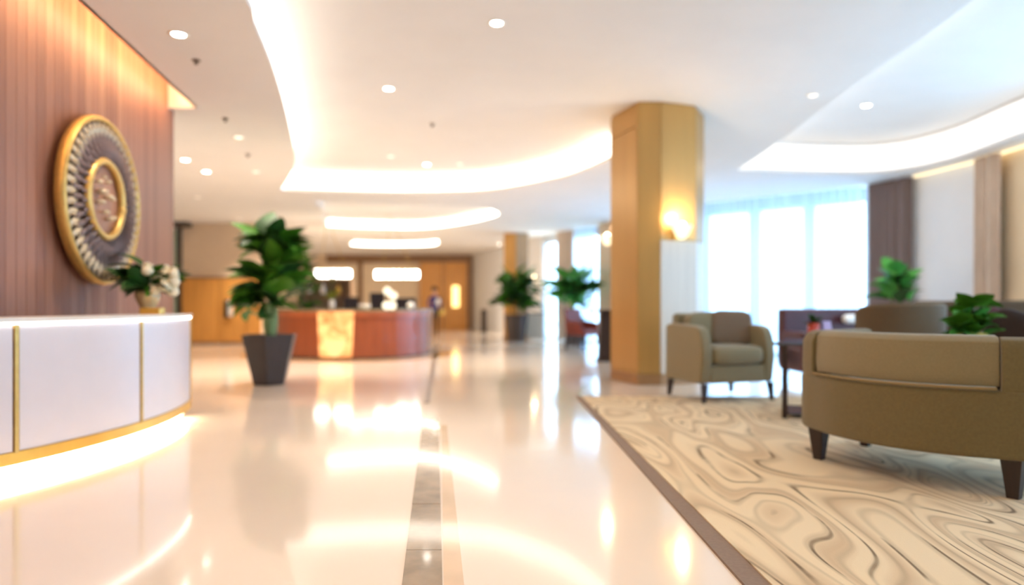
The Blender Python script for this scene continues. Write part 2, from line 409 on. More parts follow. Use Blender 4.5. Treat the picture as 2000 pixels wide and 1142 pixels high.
def window(name, p, q, n, sill=.05, head=3.12):
    p = Vector(p); q = Vector(q); Lw = (q - p).length; d = (q - p) / Lw
    e = struct(name, merge(box(0, Lw, 0, .12, head, ZL), box(0, Lw, 0, .12, 0, sill), box(0, .07, 0, .12, sill, head), box(Lw - .07, Lw, 0, .12, sill, head)), M['frame'])
    e.location = (p.x, p.y, 0); e.rotation_euler = (0, 0, math.atan2(d.y, d.x))
    w = Lw / n
    for i in range(n):
        if i: part('mullion', box(i * w - .11, i * w + .11, 0, .12, sill, head), M['frame'], e)
        part('pane', box(i * w + .05, (i + 1) * w - .05, .05, .06, sill, head), M['glass'], e)
    return e
# path order keeps the outside on the +y side of each window's local frame
window('window_1', (3.05, 17.9), (4.45, 15.3), 2)
window('window_2', (4.45, 15.3), (7.0, 13.05), 3)
window('window_4', (1.75, 20.7), (2.6, 19.2), 1)
window('window_5', (1.05, 22.2), (1.72, 20.7), 1)
w6 = window('added_window_6', (7.5, 8.6), (7.5, 1.5), 4)  # unseen window, added in the near right wall to let in more daylight

def curtain(name, pts, z0, z1, m, label, cat='curtain', amp=.05, wave=.16, seed=0, group=None):
    rnd = random.Random(seed); P = [Vector(p) for p in pts]
    Ls = [0]
    for i in range(len(P) - 1): Ls.append(Ls[-1] + (P[i + 1] - P[i]).length)
    T = Ls[-1]; N = int(T / .022); V = []; Fc = []; ph = 0
    for i in range(N + 1):
        s = T * i / N; k = max(j for j in range(len(Ls)) if Ls[j] <= s + 1e-9); k = min(k, len(P) - 2)
        d = (P[k + 1] - P[k]).normalized(); p = P[k] + d * (s - Ls[k]); n = Vector((-d.y, d.x))
        ph += .022 / wave * 2 * math.pi * (1 + .45 * math.sin(s * 2.3 + seed) + .2 * math.sin(s * 7.1))
        a = amp * (.7 + .3 * math.sin(s * 3.7 + seed * 2))
        for z, sc in ((z0, 1.15), ((z0 + z1) / 2, 1.0), (z1, .75)):
            q = p + n * (a * sc * math.sin(ph)); V.append((q.x, q.y, z))
    for i in range(N):
        for j in range(2): Fc.append((3 * i + j, 3 * i + 3 + j, 3 * i + 4 + j, 3 * i + 1 + j))
    o = link(name, V, Fc, m, smooth=True); tag(o, label, cat, group)
    return o
curtain('sheer_curtain', [(4.3, 14.95), (5.35, 14.0)], .02, ZL - .02, M['sheer'], 'white sheer curtain over the big window, directly right of the gold column', seed=1)
curtain('sheer_curtain', [(5.35, 14.0), (6.72, 12.8)], .02, ZL - .02, M['sheer'], 'white sheer curtain over the big window, directly left of the dark drape', seed=4, wave=.2)
curtain('drape', [(6.74, 12.62), (7.14, 11.84)], .02, ZL - .02, M['drape_d'], 'floor-length mauve-brown drape between white sheer and white wall', seed=2, amp=.06, wave=.14)
curtain('drape', [(7.28, 10.52), (7.28, 9.86)], .02, ZL - .02, M['drape_b'], 'floor-length beige drape at far right edge of the white wall', seed=3, amp=.06, wave=.15)
curtain('drape', [(1.38, 20.75), (1.85, 20.0)], .02, ZL - .02, M['drape_b'], 'beige-grey drape gathered behind the plant in the distance', seed=5, amp=.06, wave=.2)
curtain('sheer_curtain', [(1.85, 20.0), (2.35, 19.1)], .02, ZL - .02, M['sheer'], 'narrow white sheer curtain in the distance left of the gold column', seed=6)
curtain('sheer_curtain', [(2.85, 17.8), (4.3, 14.95)], .02, ZL - .02, M['sheer'], 'white sheer curtain running on behind the gold column', seed=8)

# ------------------------------------------------------------------ floor inlays
t1 = thing('trim_3', None, None); t1['kind'] = 'structure'
def quadprism(pxs, y0, y1, z=.004):
    a, b, c, d = pxs
    P = [at(a, y1), at(b, y1), at(d, y0), at(c, y0)]
    return prism(P, 0, z)
def lx(y): return 826 - (y - 818) * (41 / 324)
def rx(y): return 857 + (y - 818) * (7 / 324)
ys = [816, 842, 905, 985, 1075, 1190, 1400]
for i in range(len(ys) - 1):
    a, b = ys[i] + .4, ys[i + 1] - .4
    part('stone_strip', quadprism((lx(b), rx(b), lx(a), rx(a)), a, b), M['inlay'] if i != 1 else M['inlay'], t1)
part('pale_stone_strip', quadprism((912, 948, 861, 872), 830, 1400) if 0 else quadprism((lambda y: 866 + (y - 818) * .006)(1400) and (872, 934, 861, 873), 830, 1400, .003), M['inlay2'], t1)
part('bronze_line', prism([at(829, 786), at(839, 786), at(856, 668), at(852, 668)], 0, .004), M['bronze'], t1)

# ------------------------------------------------------------------ rug
def rug_material():
    m = bpy.data.materials.new('swirl_rug'); m.use_nodes = True; nt = m.node_tree; N = nt.nodes; Lk = nt.links
    b = N['Principled BSDF']; b.inputs['Roughness'].default_value = .95; b.inputs['Specular IOR Level'].default_value = .1
    tc = N.new('ShaderNodeTexCoord'); mp = N.new('ShaderNodeMapping'); mp.inputs['Rotation'].default_value = (0, 0, R(-34)); mp.inputs['Scale'].default_value = (1.35, .46, 1)
    Lk.new(tc.outputs['Object'], mp.inputs[0])
    n = N.new('ShaderNodeTexNoise'); n.inputs['Scale'].default_value = 1.25; n.inputs['Detail'].default_value = .8
    n.inputs['Distortion'].default_value = .35
    Lk.new(mp.outputs[0], n.inputs['Vector'])
    def lines(mult, w0, w1, off=0):
        a = N.new('ShaderNodeMath'); a.operation = 'MULTIPLY_ADD'; a.inputs[1].default_value = mult; a.inputs[2].default_value = off
        Lk.new(n.outputs[0], a.inputs[0])
        f = N.new('ShaderNodeMath'); f.operation = 'PINGPONG'; f.inputs[1].default_value = .5; Lk.new(a.outputs[0], f.inputs[0])
        r = N.new('ShaderNodeMapRange'); r.inputs[1].default_value = w0; r.inputs[2].default_value = w1; r.inputs[3].default_value = 1; r.inputs[4].default_value = 0
        Lk.new(f.outputs[0], r.inputs[0]); return r
    n3 = N.new('ShaderNodeTexNoise'); n3.inputs['Scale'].default_value = 1.7; n3.inputs['Detail'].default_value = 3; Lk.new(tc.outputs['Object'], n3.inputs['Vector'])
    msk = N.new('ShaderNodeMapRange'); msk.inputs[1].default_value = .46; msk.inputs[2].default_value = .58; Lk.new(n3.outputs[0], msk.inputs[0])
    base = N.new('ShaderNodeMix'); base.data_type = 'RGBA'; base.inputs['A'].default_value = rgb(232, 210, 174); base.inputs['B'].default_value = rgb(208, 182, 148)
    big = lines(9, .02, .30, .3); Lk.new(big.outputs[0], base.inputs['Factor'])
    l1 = lines(12, .02, .075); mm = N.new('ShaderNodeMath'); mm.operation = 'MULTIPLY'; Lk.new(l1.outputs[0], mm.inputs[0]); Lk.new(msk.outputs[0], mm.inputs[1])
    m2 = N.new('ShaderNodeMix'); m2.data_type = 'RGBA'; m2.inputs['B'].default_value = rgb(132, 112, 90)
    Lk.new(mm.outputs[0], m2.inputs['Factor']); Lk.new(base.outputs['Result'], m2.inputs['A'])
    l2 = lines(22, .03, .22, .17); mm2 = N.new('ShaderNodeMath'); mm2.operation = 'MULTIPLY'; mm2.inputs[1].default_value = .30; Lk.new(l2.outputs[0], mm2.inputs[0])
    m3 = N.new('ShaderNodeMix'); m3.data_type = 'RGBA'; m3.inputs['B'].default_value = rgb(150, 130, 104)
    Lk.new(mm2.outputs[0], m3.inputs['Factor']); Lk.new(m2.outputs['Result'], m3.inputs['A'])
    Lk.new(m3.outputs['Result'], b.inputs['Base Color'])
    fz = N.new('ShaderNodeTexNoise'); fz.inputs['Scale'].default_value = 160; Lk.new(tc.outputs['Object'], fz.inputs['Vector'])
    bp = N.new('ShaderNodeBump'); bp.inputs['Strength'].default_value = .35; bp.inputs['Distance'].default_value = .006
    Lk.new(fz.outputs[0], bp.inputs['Height']); Lk.new(bp.outputs[0], b.inputs['Normal']); return m
rug = thing('area_rug', 'large cream rug with taupe swirling lines and dark border under the lounge seats', 'rug', (0, 0, 0))
part('border', prism([(.905, 1.0), (6.6, 1.0), (6.6, 7.62), (.74, 7.72)], 0, .012), mat('rug_border', rgb(146, 124, 108), .95, var=.1, vscale=60, bump=.3, bscale=300), rug)
part('pile', prism([(1.01, 1.1), (6.5, 1.1), (6.5, 7.55), (.80, 7.66)], .005, .018), rug_material(), rug)

# ------------------------------------------------------------------ gold columns
def sconce(parent_label, loc, rz, s=1.0, bulb=True, name='wall_sconce'):
    t = thing(name, parent_label, 'lamp', loc, rz)
    part('back_plate', box(-.05 * s, .05 * s, -.02, 0, -.1 * s, .1 * s), M['gold'], t, bevel=.006)
    V, Fc = lathe([(.035 * s, -.09 * s), (.075 * s, -.05 * s), (.12 * s, .04 * s), (.135 * s, .09 * s), (.125 * s, .09 * s), (.06 * s, -.03 * s)], 20)
    part('bowl', ([(x, y - .13 * s, z) for x, y, z in V], Fc), M['alabaster'], t, smooth=True)
    part('bulb', ([(x, y - .13 * s, z) for x, y, z in lathe([(.02 * s, .0), (.06 * s, .04 * s), (.065 * s, .085 * s), (.04 * s, .12 * s), (.005, .135 * s)], 14)[0]], lathe([(.02, 0), (.06, .04), (.065, .085), (.04, .12), (.005, .135)], 14)[1]), M['sconce_glow'], t, smooth=True)
    l = bpy.data.lights.new('sconce_lamp', 'POINT'); l.energy = 17 * s; l.color = (1, .70, .38); l.shadow_soft_size = .05
    lo = bpy.data.objects.new('sconce_lamp', l); COL.objects.link(lo); lo.parent = t; lo.location = (0, -.13 * s, .22 * s)
    return t
CP = [(1.42, 9.6), (1.67, 8.86), (1.98, 8.86), (2.50, 9.04), (2.72, 9.42), (2.62, 9.9), (2.3, 10.15), (1.68, 10.1)]
col = thing('gold_column', 'large faceted champagne-gold column in front of the rug and armchair', 'column', (2.05, 9.45, 0))
loc = lambda P: [(x - 2.05, y - 9.45) for x, y in P]
def scale_poly(P, k): return [(x * k, y * k) for x, y in P]
LP = loc(CP)
part('core', prism(scale_poly(LP, .975), .12, ZA), M['column'], col)
part('plinth', prism(scale_poly(LP, 1.0), 0, .14), M['colbase'], col, bevel=.008)
for i in range(8):
    p = Vector(LP[i]); q = Vector(LP[(i + 1) % 8]); d = q - p; g = d * (.012 / d.length)
    n = Vector((-d.y, d.x)).normalized() * .02
    def pan(z0, z1, m, nm='cladding_panel'):
        a, b = p + g * .4, q - g * .4
        part(nm, prism([tuple(a), tuple(b), tuple(b + n * 1.2), tuple(a + n * 1.2)], z0, z1), m, col, bevel=.004)
    if i in (2, 3):
        pan(.15, 1.93, M['colpale'], 'pale_lower_panel'); pan(1.94, 3.74, M['column'])
    elif i == 0:
        pan(.15, 3.44, M['column']); pan(3.46, 3.74, M['column'], 'top_panel')
    else:
        pan(.15, 3.74, M['column'])
a2 = math.atan2(.18, .52)
sconce('lit gold bowl sconce on the right face of the large gold column', (2.21, 8.935, 2.03), a2)
a3 = math.atan2(-.5, -.26)
sconce('lit gold bowl sconce on the left face of the large gold column', (1.50, 9.78, 2.02), a3, .8)
c2 = thing('gold_column', 'distant gold column behind the potted plant in the centre', 'column', (.16, 21.4, 0))
part('orange_face', box(-.42, -.03, -.28, .3, 0, ZL), M['oak'], c2, bevel=.01)
part('beige_face', box(-.03, .36, -.3, .3, 0, ZL), mat('beige_cladding', rgb(196, 172, 142), .5, var=.08), c2, bevel=.01)
part('plinth', box(-.45, .39, -.32, .32, 0, .1), M['colbase'], c2)
sconce('small lit sconce on the distant column beside the bright window', (.6, 21.3, 1.9), math.pi / 2, .9)
cab = thing('console_cabinet', 'pale grey console cabinet right of the distant column', 'cabinet', (.74, 20.8, 0))
part('body', box(-.3, .25, -.2, .2, .04, .82), M['colpale'], cab, bevel=.01)
part('cabinet_top', box(-.32, .27, -.22, .22, .82, .86), M['tan'], cab)
part('door', box(-.28, -.03, -.215, -.2, .1, .78), M['colpale'], cab, bevel=.004); part('door', box(-.01, .23, -.215, -.2, .1, .78), M['colpale'], cab, bevel=.004)

# ------------------------------------------------------------------ reception counter (left)
def circ3(a, b, c):
    ax, ay = a; bx, by = b; cx, cy = c; d = 2 * (ax * (by - cy) + bx * (cy - ay) + cx * (ay - by))
    x = ((ax * ax + ay * ay) * (by - cy) + (bx * bx + by * by) * (cy - ay) + (cx * cx + cy * cy) * (ay - by)) / d
    y = ((ax * ax + ay * ay) * (cx - bx) + (bx * bx + by * by) * (ax - cx) + (cx * cx + cy * cy) * (bx - ax)) / d
    return x, y, math.hypot(ax - x, ay - y)
ccx, ccy, cr = circ3((-3.01, 4.04), (-2.84, 5.1), (-3.06, 6.33))
yA = lambda y: math.asin(max(-1, min(1, (y - ccy) / cr)))
def arc(y0, y1, dr=0, n=16):
    a0, a1 = yA(y0), yA(y1)
    return [(ccx + (cr + dr) * math.cos(a0 + (a1 - a0) * i / n), ccy + (cr + dr) * math.sin(a0 + (a1 - a0) * i / n)) for i in range(n + 1)]
desk = thing('reception_desk', 'curved white reception desk with gold trims in front of the wood wall', 'desk', (0, 0, 0))
Y0, Y1 = 3.42, 6.33
def deep(path, d, z0, z1):                                # body section that stops short of the wall behind
    out = []
    for x, y in path:
        q = max(.04, min(d, x - wx(y) - .07)); out.append([(0, z0), (0, z1), (q, z1), (q, z0)])
    return out
c_ = arc(Y0 + .02, Y1 - .02, -.02, 40)
part('carcass', sweep(c_, deep(c_, .28, .1, .93)), M['counter'], desk)
c_ = arc(Y0, Y1 + .01, .018, 40)
part('countertop', sweep(c_, deep(c_, .42, .955, .982)), M['white'], desk, bevel=.004)
part('top_light', sweep(arc(Y0, Y1, .008, 40), [(0, .938), (0, .952), (.02, .952), (.02, .938)]), M['led_top'], desk)
part('gold_plinth_band', sweep(arc(Y0, Y1, .006, 40), [(0, .09), (0, .168), (.03, .168), (.03, .09)]), M['goldpaint'], desk)
c_ = arc(Y0 + .1, Y1 - .06, -.07, 40)
part('toe_kick', sweep(c_, deep(c_, .2, 0, .1)), M['white'], desk)
part('floor_light', sweep(arc(Y0 + .05, Y1 - .02, -.02, 40), [(0, .07), (0, .088), (.03, .088), (.03, .07)]), M['led_under'], desk)
seams = [Y0, 4.04, 5.1, Y1]
for a, b in zip(seams, seams[1:]):
    part('front_panel', sweep(arc(a + .02, b - .02, .0, 14), [(0, .172), (0, .935), (.022, .935), (.022, .172)]), M['counter'], desk)
for s in seams[1:]:
    part('gold_trim', sweep(arc(s - .012, s + .011 if s < Y1 else s, .010, 3), [(0, .16), (0, .94), (.03, .94), (.03, .16)]), M['gold'], desk)

# flower vase and gold box on the desk
def leafmesh(Ln, Wd, droop=.25, fold=.12, m=None, n=6, tip=1.4):
    V = []; Fc = []
    for i in range(n + 1):
        t = i / n; w = Wd / 2 * max(.03, (math.sin(math.pi * min(1, t ** .8 * .97 + .03)) ** (1 / tip)))
        if i == n: w = .003
        y = Ln * t; z = -droop * Ln * t * t
        for s in (-1, 0, 1): V.append((s * w, y, z + abs(s) * fold * w * 2))
    for i in range(n):
        for j in range(2): Fc.append((3 * i + j, 3 * i + j + 1, 3 * i + 4 + j, 3 * i + 3 + j))
    me = bpy.data.meshes.new('leaf'); me.from_pydata(V, [], Fc); me.materials.append(m); me.shade_smooth(); return me
def place_leaf(me, parent, p, az, el, sc=1, roll=0, name='leaf'):
    o = bpy.data.objects.new(name, me); COL.objects.link(o); o.parent = parent; o.location = p
    o.rotation_euler = (el, roll, az - math.pi / 2); o.scale = (sc, sc, sc); return o

vx, vy, vz = -3.24, 5.92, .982
va = thing('flower_vase', 'vase of white flowers and green leaves on the white reception desk', 'vase', (vx, vy, vz))
V = lathe([(.055, 0), (.07, .012), (.05, .04), (.075, .08), (.098, .13), (.104, .17), (.095, .21), (.088, .21), (.095, .17), (.06, .1)], 24)
part('vase_body', V, mat('champagne_vase', rgb(226, 204, 160), .2, .5), va, smooth=True)
rnd = random.Random(11)
lm = [leafmesh(.27, .14, .3, .15, M['leafd']), leafmesh(.23, .12, .5, .1, M['leaf'])]
for i in range(60):
    az = rnd.uniform(0, 2 * math.pi); r = rnd.uniform(.0, .1)
    place_leaf(rnd.choice(lm), va, (r * math.cos(az), r * math.sin(az), .2 + rnd.uniform(0, .12)), az, rnd.uniform(-.3, 1.25), rnd.uniform(.6, 1.05), rnd.uniform(-.6, .6))
for i in range(8):
    az = math.pi + rnd.uniform(-.5, .5)
    place_leaf(lm[0], va, (-.06, 0, .22 + .03 * i), az, rnd.uniform(-.2, .7), 1.0)
fl = []
for (fx, fz, fr) in ((.02, .26, .066), (.10, .31, .062), (.17, .25, .062), (.06, .38, .055), (.16, .36, .06), (.24, .29, .058), (.21, .2, .055), (.25, .36, .045), (.11, .2, .045)):
    fy = rnd.uniform(-.12, .04)
    blo = part('blossom', pillow(fr * 1.9, fr * 1.9, fr * 1.7, 1, 1, 14, 8, (fx, fy, fz)), M['petal'], va, smooth=True)
    pm = leafmesh(fr * 1.3, fr * 1.1, -.5, .3, M['petal'], 4)
    for k in range(9):
        a = k * 2.4; place_leaf(pm, blo, (fx, fy, fz - fr * .1), a, .3 + .09 * k, 1, 0, 'petal')
tag(part('gold_box', box(-.085, .085, -.05, .05, 0, .055), M['goldpaint'], None, bevel=.006), 'small gold box on the reception desk in front of the vase', 'box').location = (-3.09, 5.72, .982)

# ------------------------------------------------------------------ medallion on the wood wall
my = 5.88; med = thing('wall_medallion', 'large round gold-rimmed medallion of radiating petals on the wood wall', 'wall art', (wx(my) + .10, my, 1.975), ang)
# local: x runs along the wall away from the camera, -y faces the room
part('backing', ([(x, z * .5 - .0, y) for x, y, z in lathe([(.70, 0), (.74, .04), (.74, .06)], 64)[0]], lathe([(.70, 0), (.74, .04), (.74, .06)], 64)[1]), M['mauve'], med)
med.scale = (.93, 1, .93)
part('rim', torus(.765, .03, 72, 12, depth=1.6), M['gold'], med, smooth=True)
def blade(r0, r1, w, z, m, bulge=.02):
    V = [(r0, z, 0), ((r0 + r1) * .5, z - .004, w * .5), (r1 * .93 + r0 * .07, z, w * .42), (r1, z, 0), (r1 * .93 + r0 * .07, z, -w * .42), ((r0 + r1) * .5, z - .004, -w * .5), ((r0 + r1) * .52, z - bulge, 0)]
    Fc = [(0, 6, 1), (1, 6, 2), (2, 6, 3), (3, 6, 4), (4, 6, 5), (5, 6, 0)]
    me = bpy.data.meshes.new('petal'); me.from_pydata(V, [], [f[::-1] for f in Fc]); me.materials.append(m); return me
b1 = blade(.54, .735, .07, -.035, M['silver'], .03); b2 = blade(.30, .66, .052, -.05, M['mauve'], .03); b3 = blade(.36, .56, .04, -.075, mat('dark_mauve', rgb(124, 106, 106), .5, .1), .03)
for n, me, off in ((46, b1, 0), (46, b2, .5), (40, b3, .2)):
    for i in range(n):
        o = bpy.data.objects.new('petal', me); COL.objects.link(o); o.parent = med; o.rotation_euler = (0, (i + off) * 2 * math.pi / n, 0)
for i in range(46):
    a = (i + .25) * 2 * math.pi / 46
    part('bead', lathe([(.001, -.012), (.011, -.004), (.011, .004), (.001, .012)], 8, .69 * math.cos(a), -.06, .69 * math.sin(a)), M['silver'], med, smooth=True)
part('inner_ring', torus(.35, .034, 48, 12), M['gold'], med, smooth=True).location = (-.13, -.08, 0)
part('inner_disc', ([(x, z, y) for x, y, z in lathe([(.30, -.05), (.31, -.06)], 40)[0]], lathe([(.30, -.05), (.31, -.06)], 40)[1]), M['wood_c'], med).location = (-.10, .01, 0)
rnd = random.Random(3)
for (a, b, r) in ((-.12, .06, .05), (-.15, -.04, .04), (-.05, -.12, .035), (.05, -.17, .04), (.13, -.15, .03), (.02, .03, .045), (.0, .17, .03), (-.18, .14, .035), (.1, .02, .03), (-.08, .2, .025)):
    part('ornament', lathe([(.002, -r * .6), (r * .8, -r * .3), (r, 0), (r * .8, r * .3), (.002, r * .6)], 10, a - .10, -.09, b), M['silver'], med, smooth=True)
part('ornament_boss', lathe([(.004, -.035), (.028, -.02), (.035, 0), (.028, .02), (.004, .035)], 14, .21, -.09, -.06), M['gold'], med, smooth=True)
part('mount', box(-.2, .2, .02, .12, -.2, .2), M['blackm'], med)

# ------------------------------------------------------------------ potted plants
def planter(t, wt, wb, h, m, n=4, rot=0):
    pts = lambda r, k=.86: [(r * math.cos(rot + (i + .5) * 2 * math.pi / n), r * math.sin(rot + (i + .5) * 2 * math.pi / n)) for i in range(n)]
    a, b, c = pts(wb / 2), pts(wt / 2), pts(wt / 2 - .04)
    V = [(x, y, 0) for x, y in a] + [(x, y, h) for x, y in b] + [(x, y, h) for x, y in c] + [(x, y, h - .08) for x, y in c]
    Fc = [tuple(range(n))[::-1]]
    for k in range(3):
        for i in range(n): j = (i + 1) % n; Fc.append((k * n + i, k * n + j, (k + 1) * n + j, (k + 1) * n + i))
    part('planter', (V, Fc), m, t, bevel=.012)
    part('soil', prism(pts(wt / 2 - .045), h - .1, h - .05), M['soil'], t)
def big_plant(loc, label, h_pot, wt, wb, potm, leaves, stems, seed, group=None, n=4, rot=0, mats=('leafd', 'leaf'), name='potted_plant', lsize=(.38, .2)):
    t = thing(name, label, 'plant', loc, 0, group); rnd = random.Random(seed)
    if h_pot: planter(t, wt, wb, h_pot, potm, n, rot)
    ms = [leafmesh(lsize[0], lsize[1], d, .18, M[k]) for k in mats for d in (.25, .5)]
    for p in stems: part('stem', tube([tuple(q) for q in p], .018 if h_pot > .3 else .008), M['stem'], t, smooth=True)
    for (p, az, el, sc) in leaves(rnd): place_leaf(rnd.choice(ms), t, p, az, el, sc, rnd.uniform(-.5, .5))
    return t
def p1(rnd):
    out = []
    # crown, dense at the middle, upright at the top
    for i in range(96):
        z = rnd.uniform(1.2, 2.02); w = .20 if z < 1.8 else .14
        az = rnd.uniform(0, 2 * math.pi); r = rnd.uniform(0, w)
        out.append(((.06 + r * math.cos(az), r * math.sin(az), z - .10), az, rnd.uniform(.25, 1.15), rnd.uniform(.75, 1.15)))
    for i in range(10): out.append(((.0 + rnd.uniform(-.1, .12), rnd.uniform(-.05, .05), 1.62 + .035 * i), rnd.uniform(1.6, 3.4), rnd.uniform(1.0, 1.45), 1.1))
    for i in range(18):
        out.append(((-.12 + rnd.uniform(-.08, .05), rnd.uniform(-.1, .1), rnd.uniform(1.0, 1.3)), math.pi + rnd.uniform(-.9, .9), rnd.uniform(-.3, .6), rnd.uniform(.7, 1.0)))
    for i in range(8):
        out.append(((.02 + rnd.uniform(-.08, .08), rnd.uniform(-.1, .0), .85 + .04 * i), rnd.uniform(0, 6.28), rnd.uniform(.1, .9), .75))
    return out
t = big_plant((-3.27, 8.98, 0), 'tall broad-leaved plant in a tapered charcoal planter beside the bar', .67, .76, .44, M['pot'],
          p1, [[(0, 0, .55), (-.03, 0, .9), (-.12, 0, 1.3)], [(.04, .02, .55), (.06, 0, 1.1), (.1, 0, 1.7)], [(-.05, 0, .55), (.0, 0, 1.0), (-.02, 0, 1.9)]], 5, n=6, rot=.2, mats=('leafd', 'leaf', 'leaf'), lsize=(.42, .29))
lm3 = leafmesh(.5, .15, .03, .3, mat('pale_leaf', rgb(118, 150, 96), .4, var=.2))
place_leaf(lm3, t, (.05, -.16, .62), -1.2, 1.5, 1.0); place_leaf(lm3, t, (.11, -.14, .60), -.6, 1.45, .9)
def ball(cx, cz, rx_, rz_, n, s0=.8, s1=1.1, up=.2, dn=1.1):
    def f(rnd):
        out = []
        for i in range(n):
            az = rnd.uniform(0, 6.28); r = rnd.uniform(0, rx_); z = cz + rnd.uniform(-1, 1) * rz_
            out.append(((cx + r * math.cos(az), r * math.sin(az), z), az, rnd.uniform(up, dn), rnd.uniform(s0, s1)))
        return out
    return f
big_plant((.13, 20.2, 0), 'bushy dark green plant in a brown planter before the distant column', .8, .78, .55, M['pot2'], ball(0, 1.48, .42, .48, 130, .9, 1.3, -.1, 1.3), [[(0, 0, .7), (.02, 0, 1.2), (0, 0, 1.7)], [(-.1, 0, .7), (-.15, 0, 1.1), (-.2, 0, 1.6)]], 9, n=8, mats=('leafd', 'leafd', 'leaf'), lsize=(.42, .24))
big_plant((1.70, 18.2, 0), 'bright green plant behind the red-brown chair near the far window', .75, .6, .42, M['pot2'], ball(0, 1.45, .42, .36, 90, .9, 1.3, -.1, 1.3), [[(0, 0, .65), (0, 0, 1.5)]], 12, n=8, mats=('leafb', 'leafd'), lsize=(.5, .26))
big_plant((6.1, 10.5, 0), 'round-leaved bright green plant in front of the mauve-brown drape', .5, .4, .3, M['pot2'], ball(.0, 1.36, .2, .26, 40, .9, 1.3, .3, 1.4), [[(0, 0, .42), (0, 0, 1.4)], [(0, 0, .42), (-.12, 0, 1.2)]], 14, n=8, mats=('leafb', 'leafb', 'leafd'), lsize=(.26, .19))

# ------------------------------------------------------------------ bar
bx, by, br = circ3((-4.95, 13.9), (-3.25, 13.05), (-1.93, 14.35))
bar_pts = smooth_path([(-5.35, 15.6), (-5.25, 14.5), (-4.75, 13.75), (-4.1, 13.3), (-3.4, 13.1), (-2.7, 13.25), (-2.15, 13.75), (-1.88, 14.45), (-1.85, 15.4)], 5)
bar = thing('bar_counter', 'curved mahogany bar counter with a glowing onyx panel', 'bar', (0, 0, 0))
part('body', sweep(bar_pts, [(0, .03), (0, .93), (.5, .93), (.5, .03)]), M['barwood'], bar)
part('upper_rail', sweep(bar_pts, [(-.025, .84), (-.025, .95), (.1, .95), (.1, .84)]), mat('orange_mahogany', rgb(184, 98, 56), .3, var=.2, coat=.3), bar)
part('bar_top', sweep(bar_pts, [(-.06, .95), (-.06, .99), (.56, .99), (.56, .95)]), mat('grey_green_stone', rgb(150, 138, 110), .15, var=.2), bar)
part('toe_kick', sweep(bar_pts, [(-.01, 0), (-.01, .04), (.4, .04), (.4, 0)]), M['darkwood'], bar)
def onyx():
    m = bpy.data.materials.new('backlit_onyx'); m.use_nodes = True; nt = m.node_tree; N = nt.nodes; b = N['Principled BSDF']
    tc = N.new('ShaderNodeTexCoord'); n = N.new('ShaderNodeTexNoise'); n.inputs['Scale'].default_value = 3.2; n.inputs['Detail'].default_value = 5; n.inputs['Distortion'].default_value = 1.4
    nt.links.new(tc.outputs['Object'], n.inputs['Vector'])
    cr_ = N.new('ShaderNodeValToRGB'); cr_.color_ramp.elements[0].position = .32; cr_.color_ramp.elements[0].color = (.42, .14, .035, 1); cr_.color_ramp.elements[1].position = .62; cr_.color_ramp.elements[1].color = (1, .50, .20, 1)
    nt.links.new(n.outputs[0], cr_.inputs[0]); nt.links.new(cr_.outputs[0], b.inputs['Base Color']); nt.links.new(cr_.outputs[0], b.inputs['Emission Color'])
    b.inputs['Emission Strength'].default_value = .62; b.inputs['Roughness'].default_value = .2; return m
ox0, ox1 = -3.84, -3.10
def face_y(x): 
    return min(((abs(p[0] - x), p[1]) for p in bar_pts if p[1] < 14.6))[1]
fy0 = 13.03
def bar_front(x):                                        # y of the bar's front at x, interpolated
    q = sorted(p for p in bar_pts if p[1] < 14.3)
    for a, b in zip(q, q[1:]):
        if a[0] <= x <= b[0]: return a[1] + (b[1] - a[1]) * (x - a[0]) / max(1e-6, b[0] - a[0])
    return 13.1
V = []; Fc = []; nz = 10
for j in range(nz + 1):
    t_ = j / nz; z = .05 + .9 * t_; hw = .33 + .04 * t_; cxm = (ox0 + ox1) / 2
    for i in range(9):
        x = cxm + hw * (2 * i / 8 - 1); V.append((x, bar_front(x) - .06, z))
for j in range(nz):
    for i in range(8): Fc.append((j * 9 + i, j * 9 + i + 1, j * 9 + i + 10, j * 9 + i + 9))
part('onyx_panel', (V, Fc), onyx(), bar, smooth=True)
# glowing tulip bowl relief low on the panel
V, Fc = lathe([(.04, .0), (.12, .05), (.17, .12), (.21, .22), (.24, .34)], 20)
part('onyx_bowl', ([(x - 3.47, y * .35 + bar_front(-3.47) - .09, z + .06) for x, y, z in V], Fc), emit('onyx_bowl_glow', (1, .56, .22), 1.35), bar, smooth=True)
struct('trim_4', sweep([(x, y - .0) for x, y in bar_pts], [(-.62, 0), (-.62, .004), (-.12, .004), (-.12, 0)]), mat('tan_marble', rgb(222, 176, 122), .1, var=.15, coat=.3))

def cz(x, y):
    if inside((x, y), loopA): return zA(x, y)
    if inside((x, y), loopB): return ZB
    if inside((x, y), ring2): return ZL + .22
    return ZL
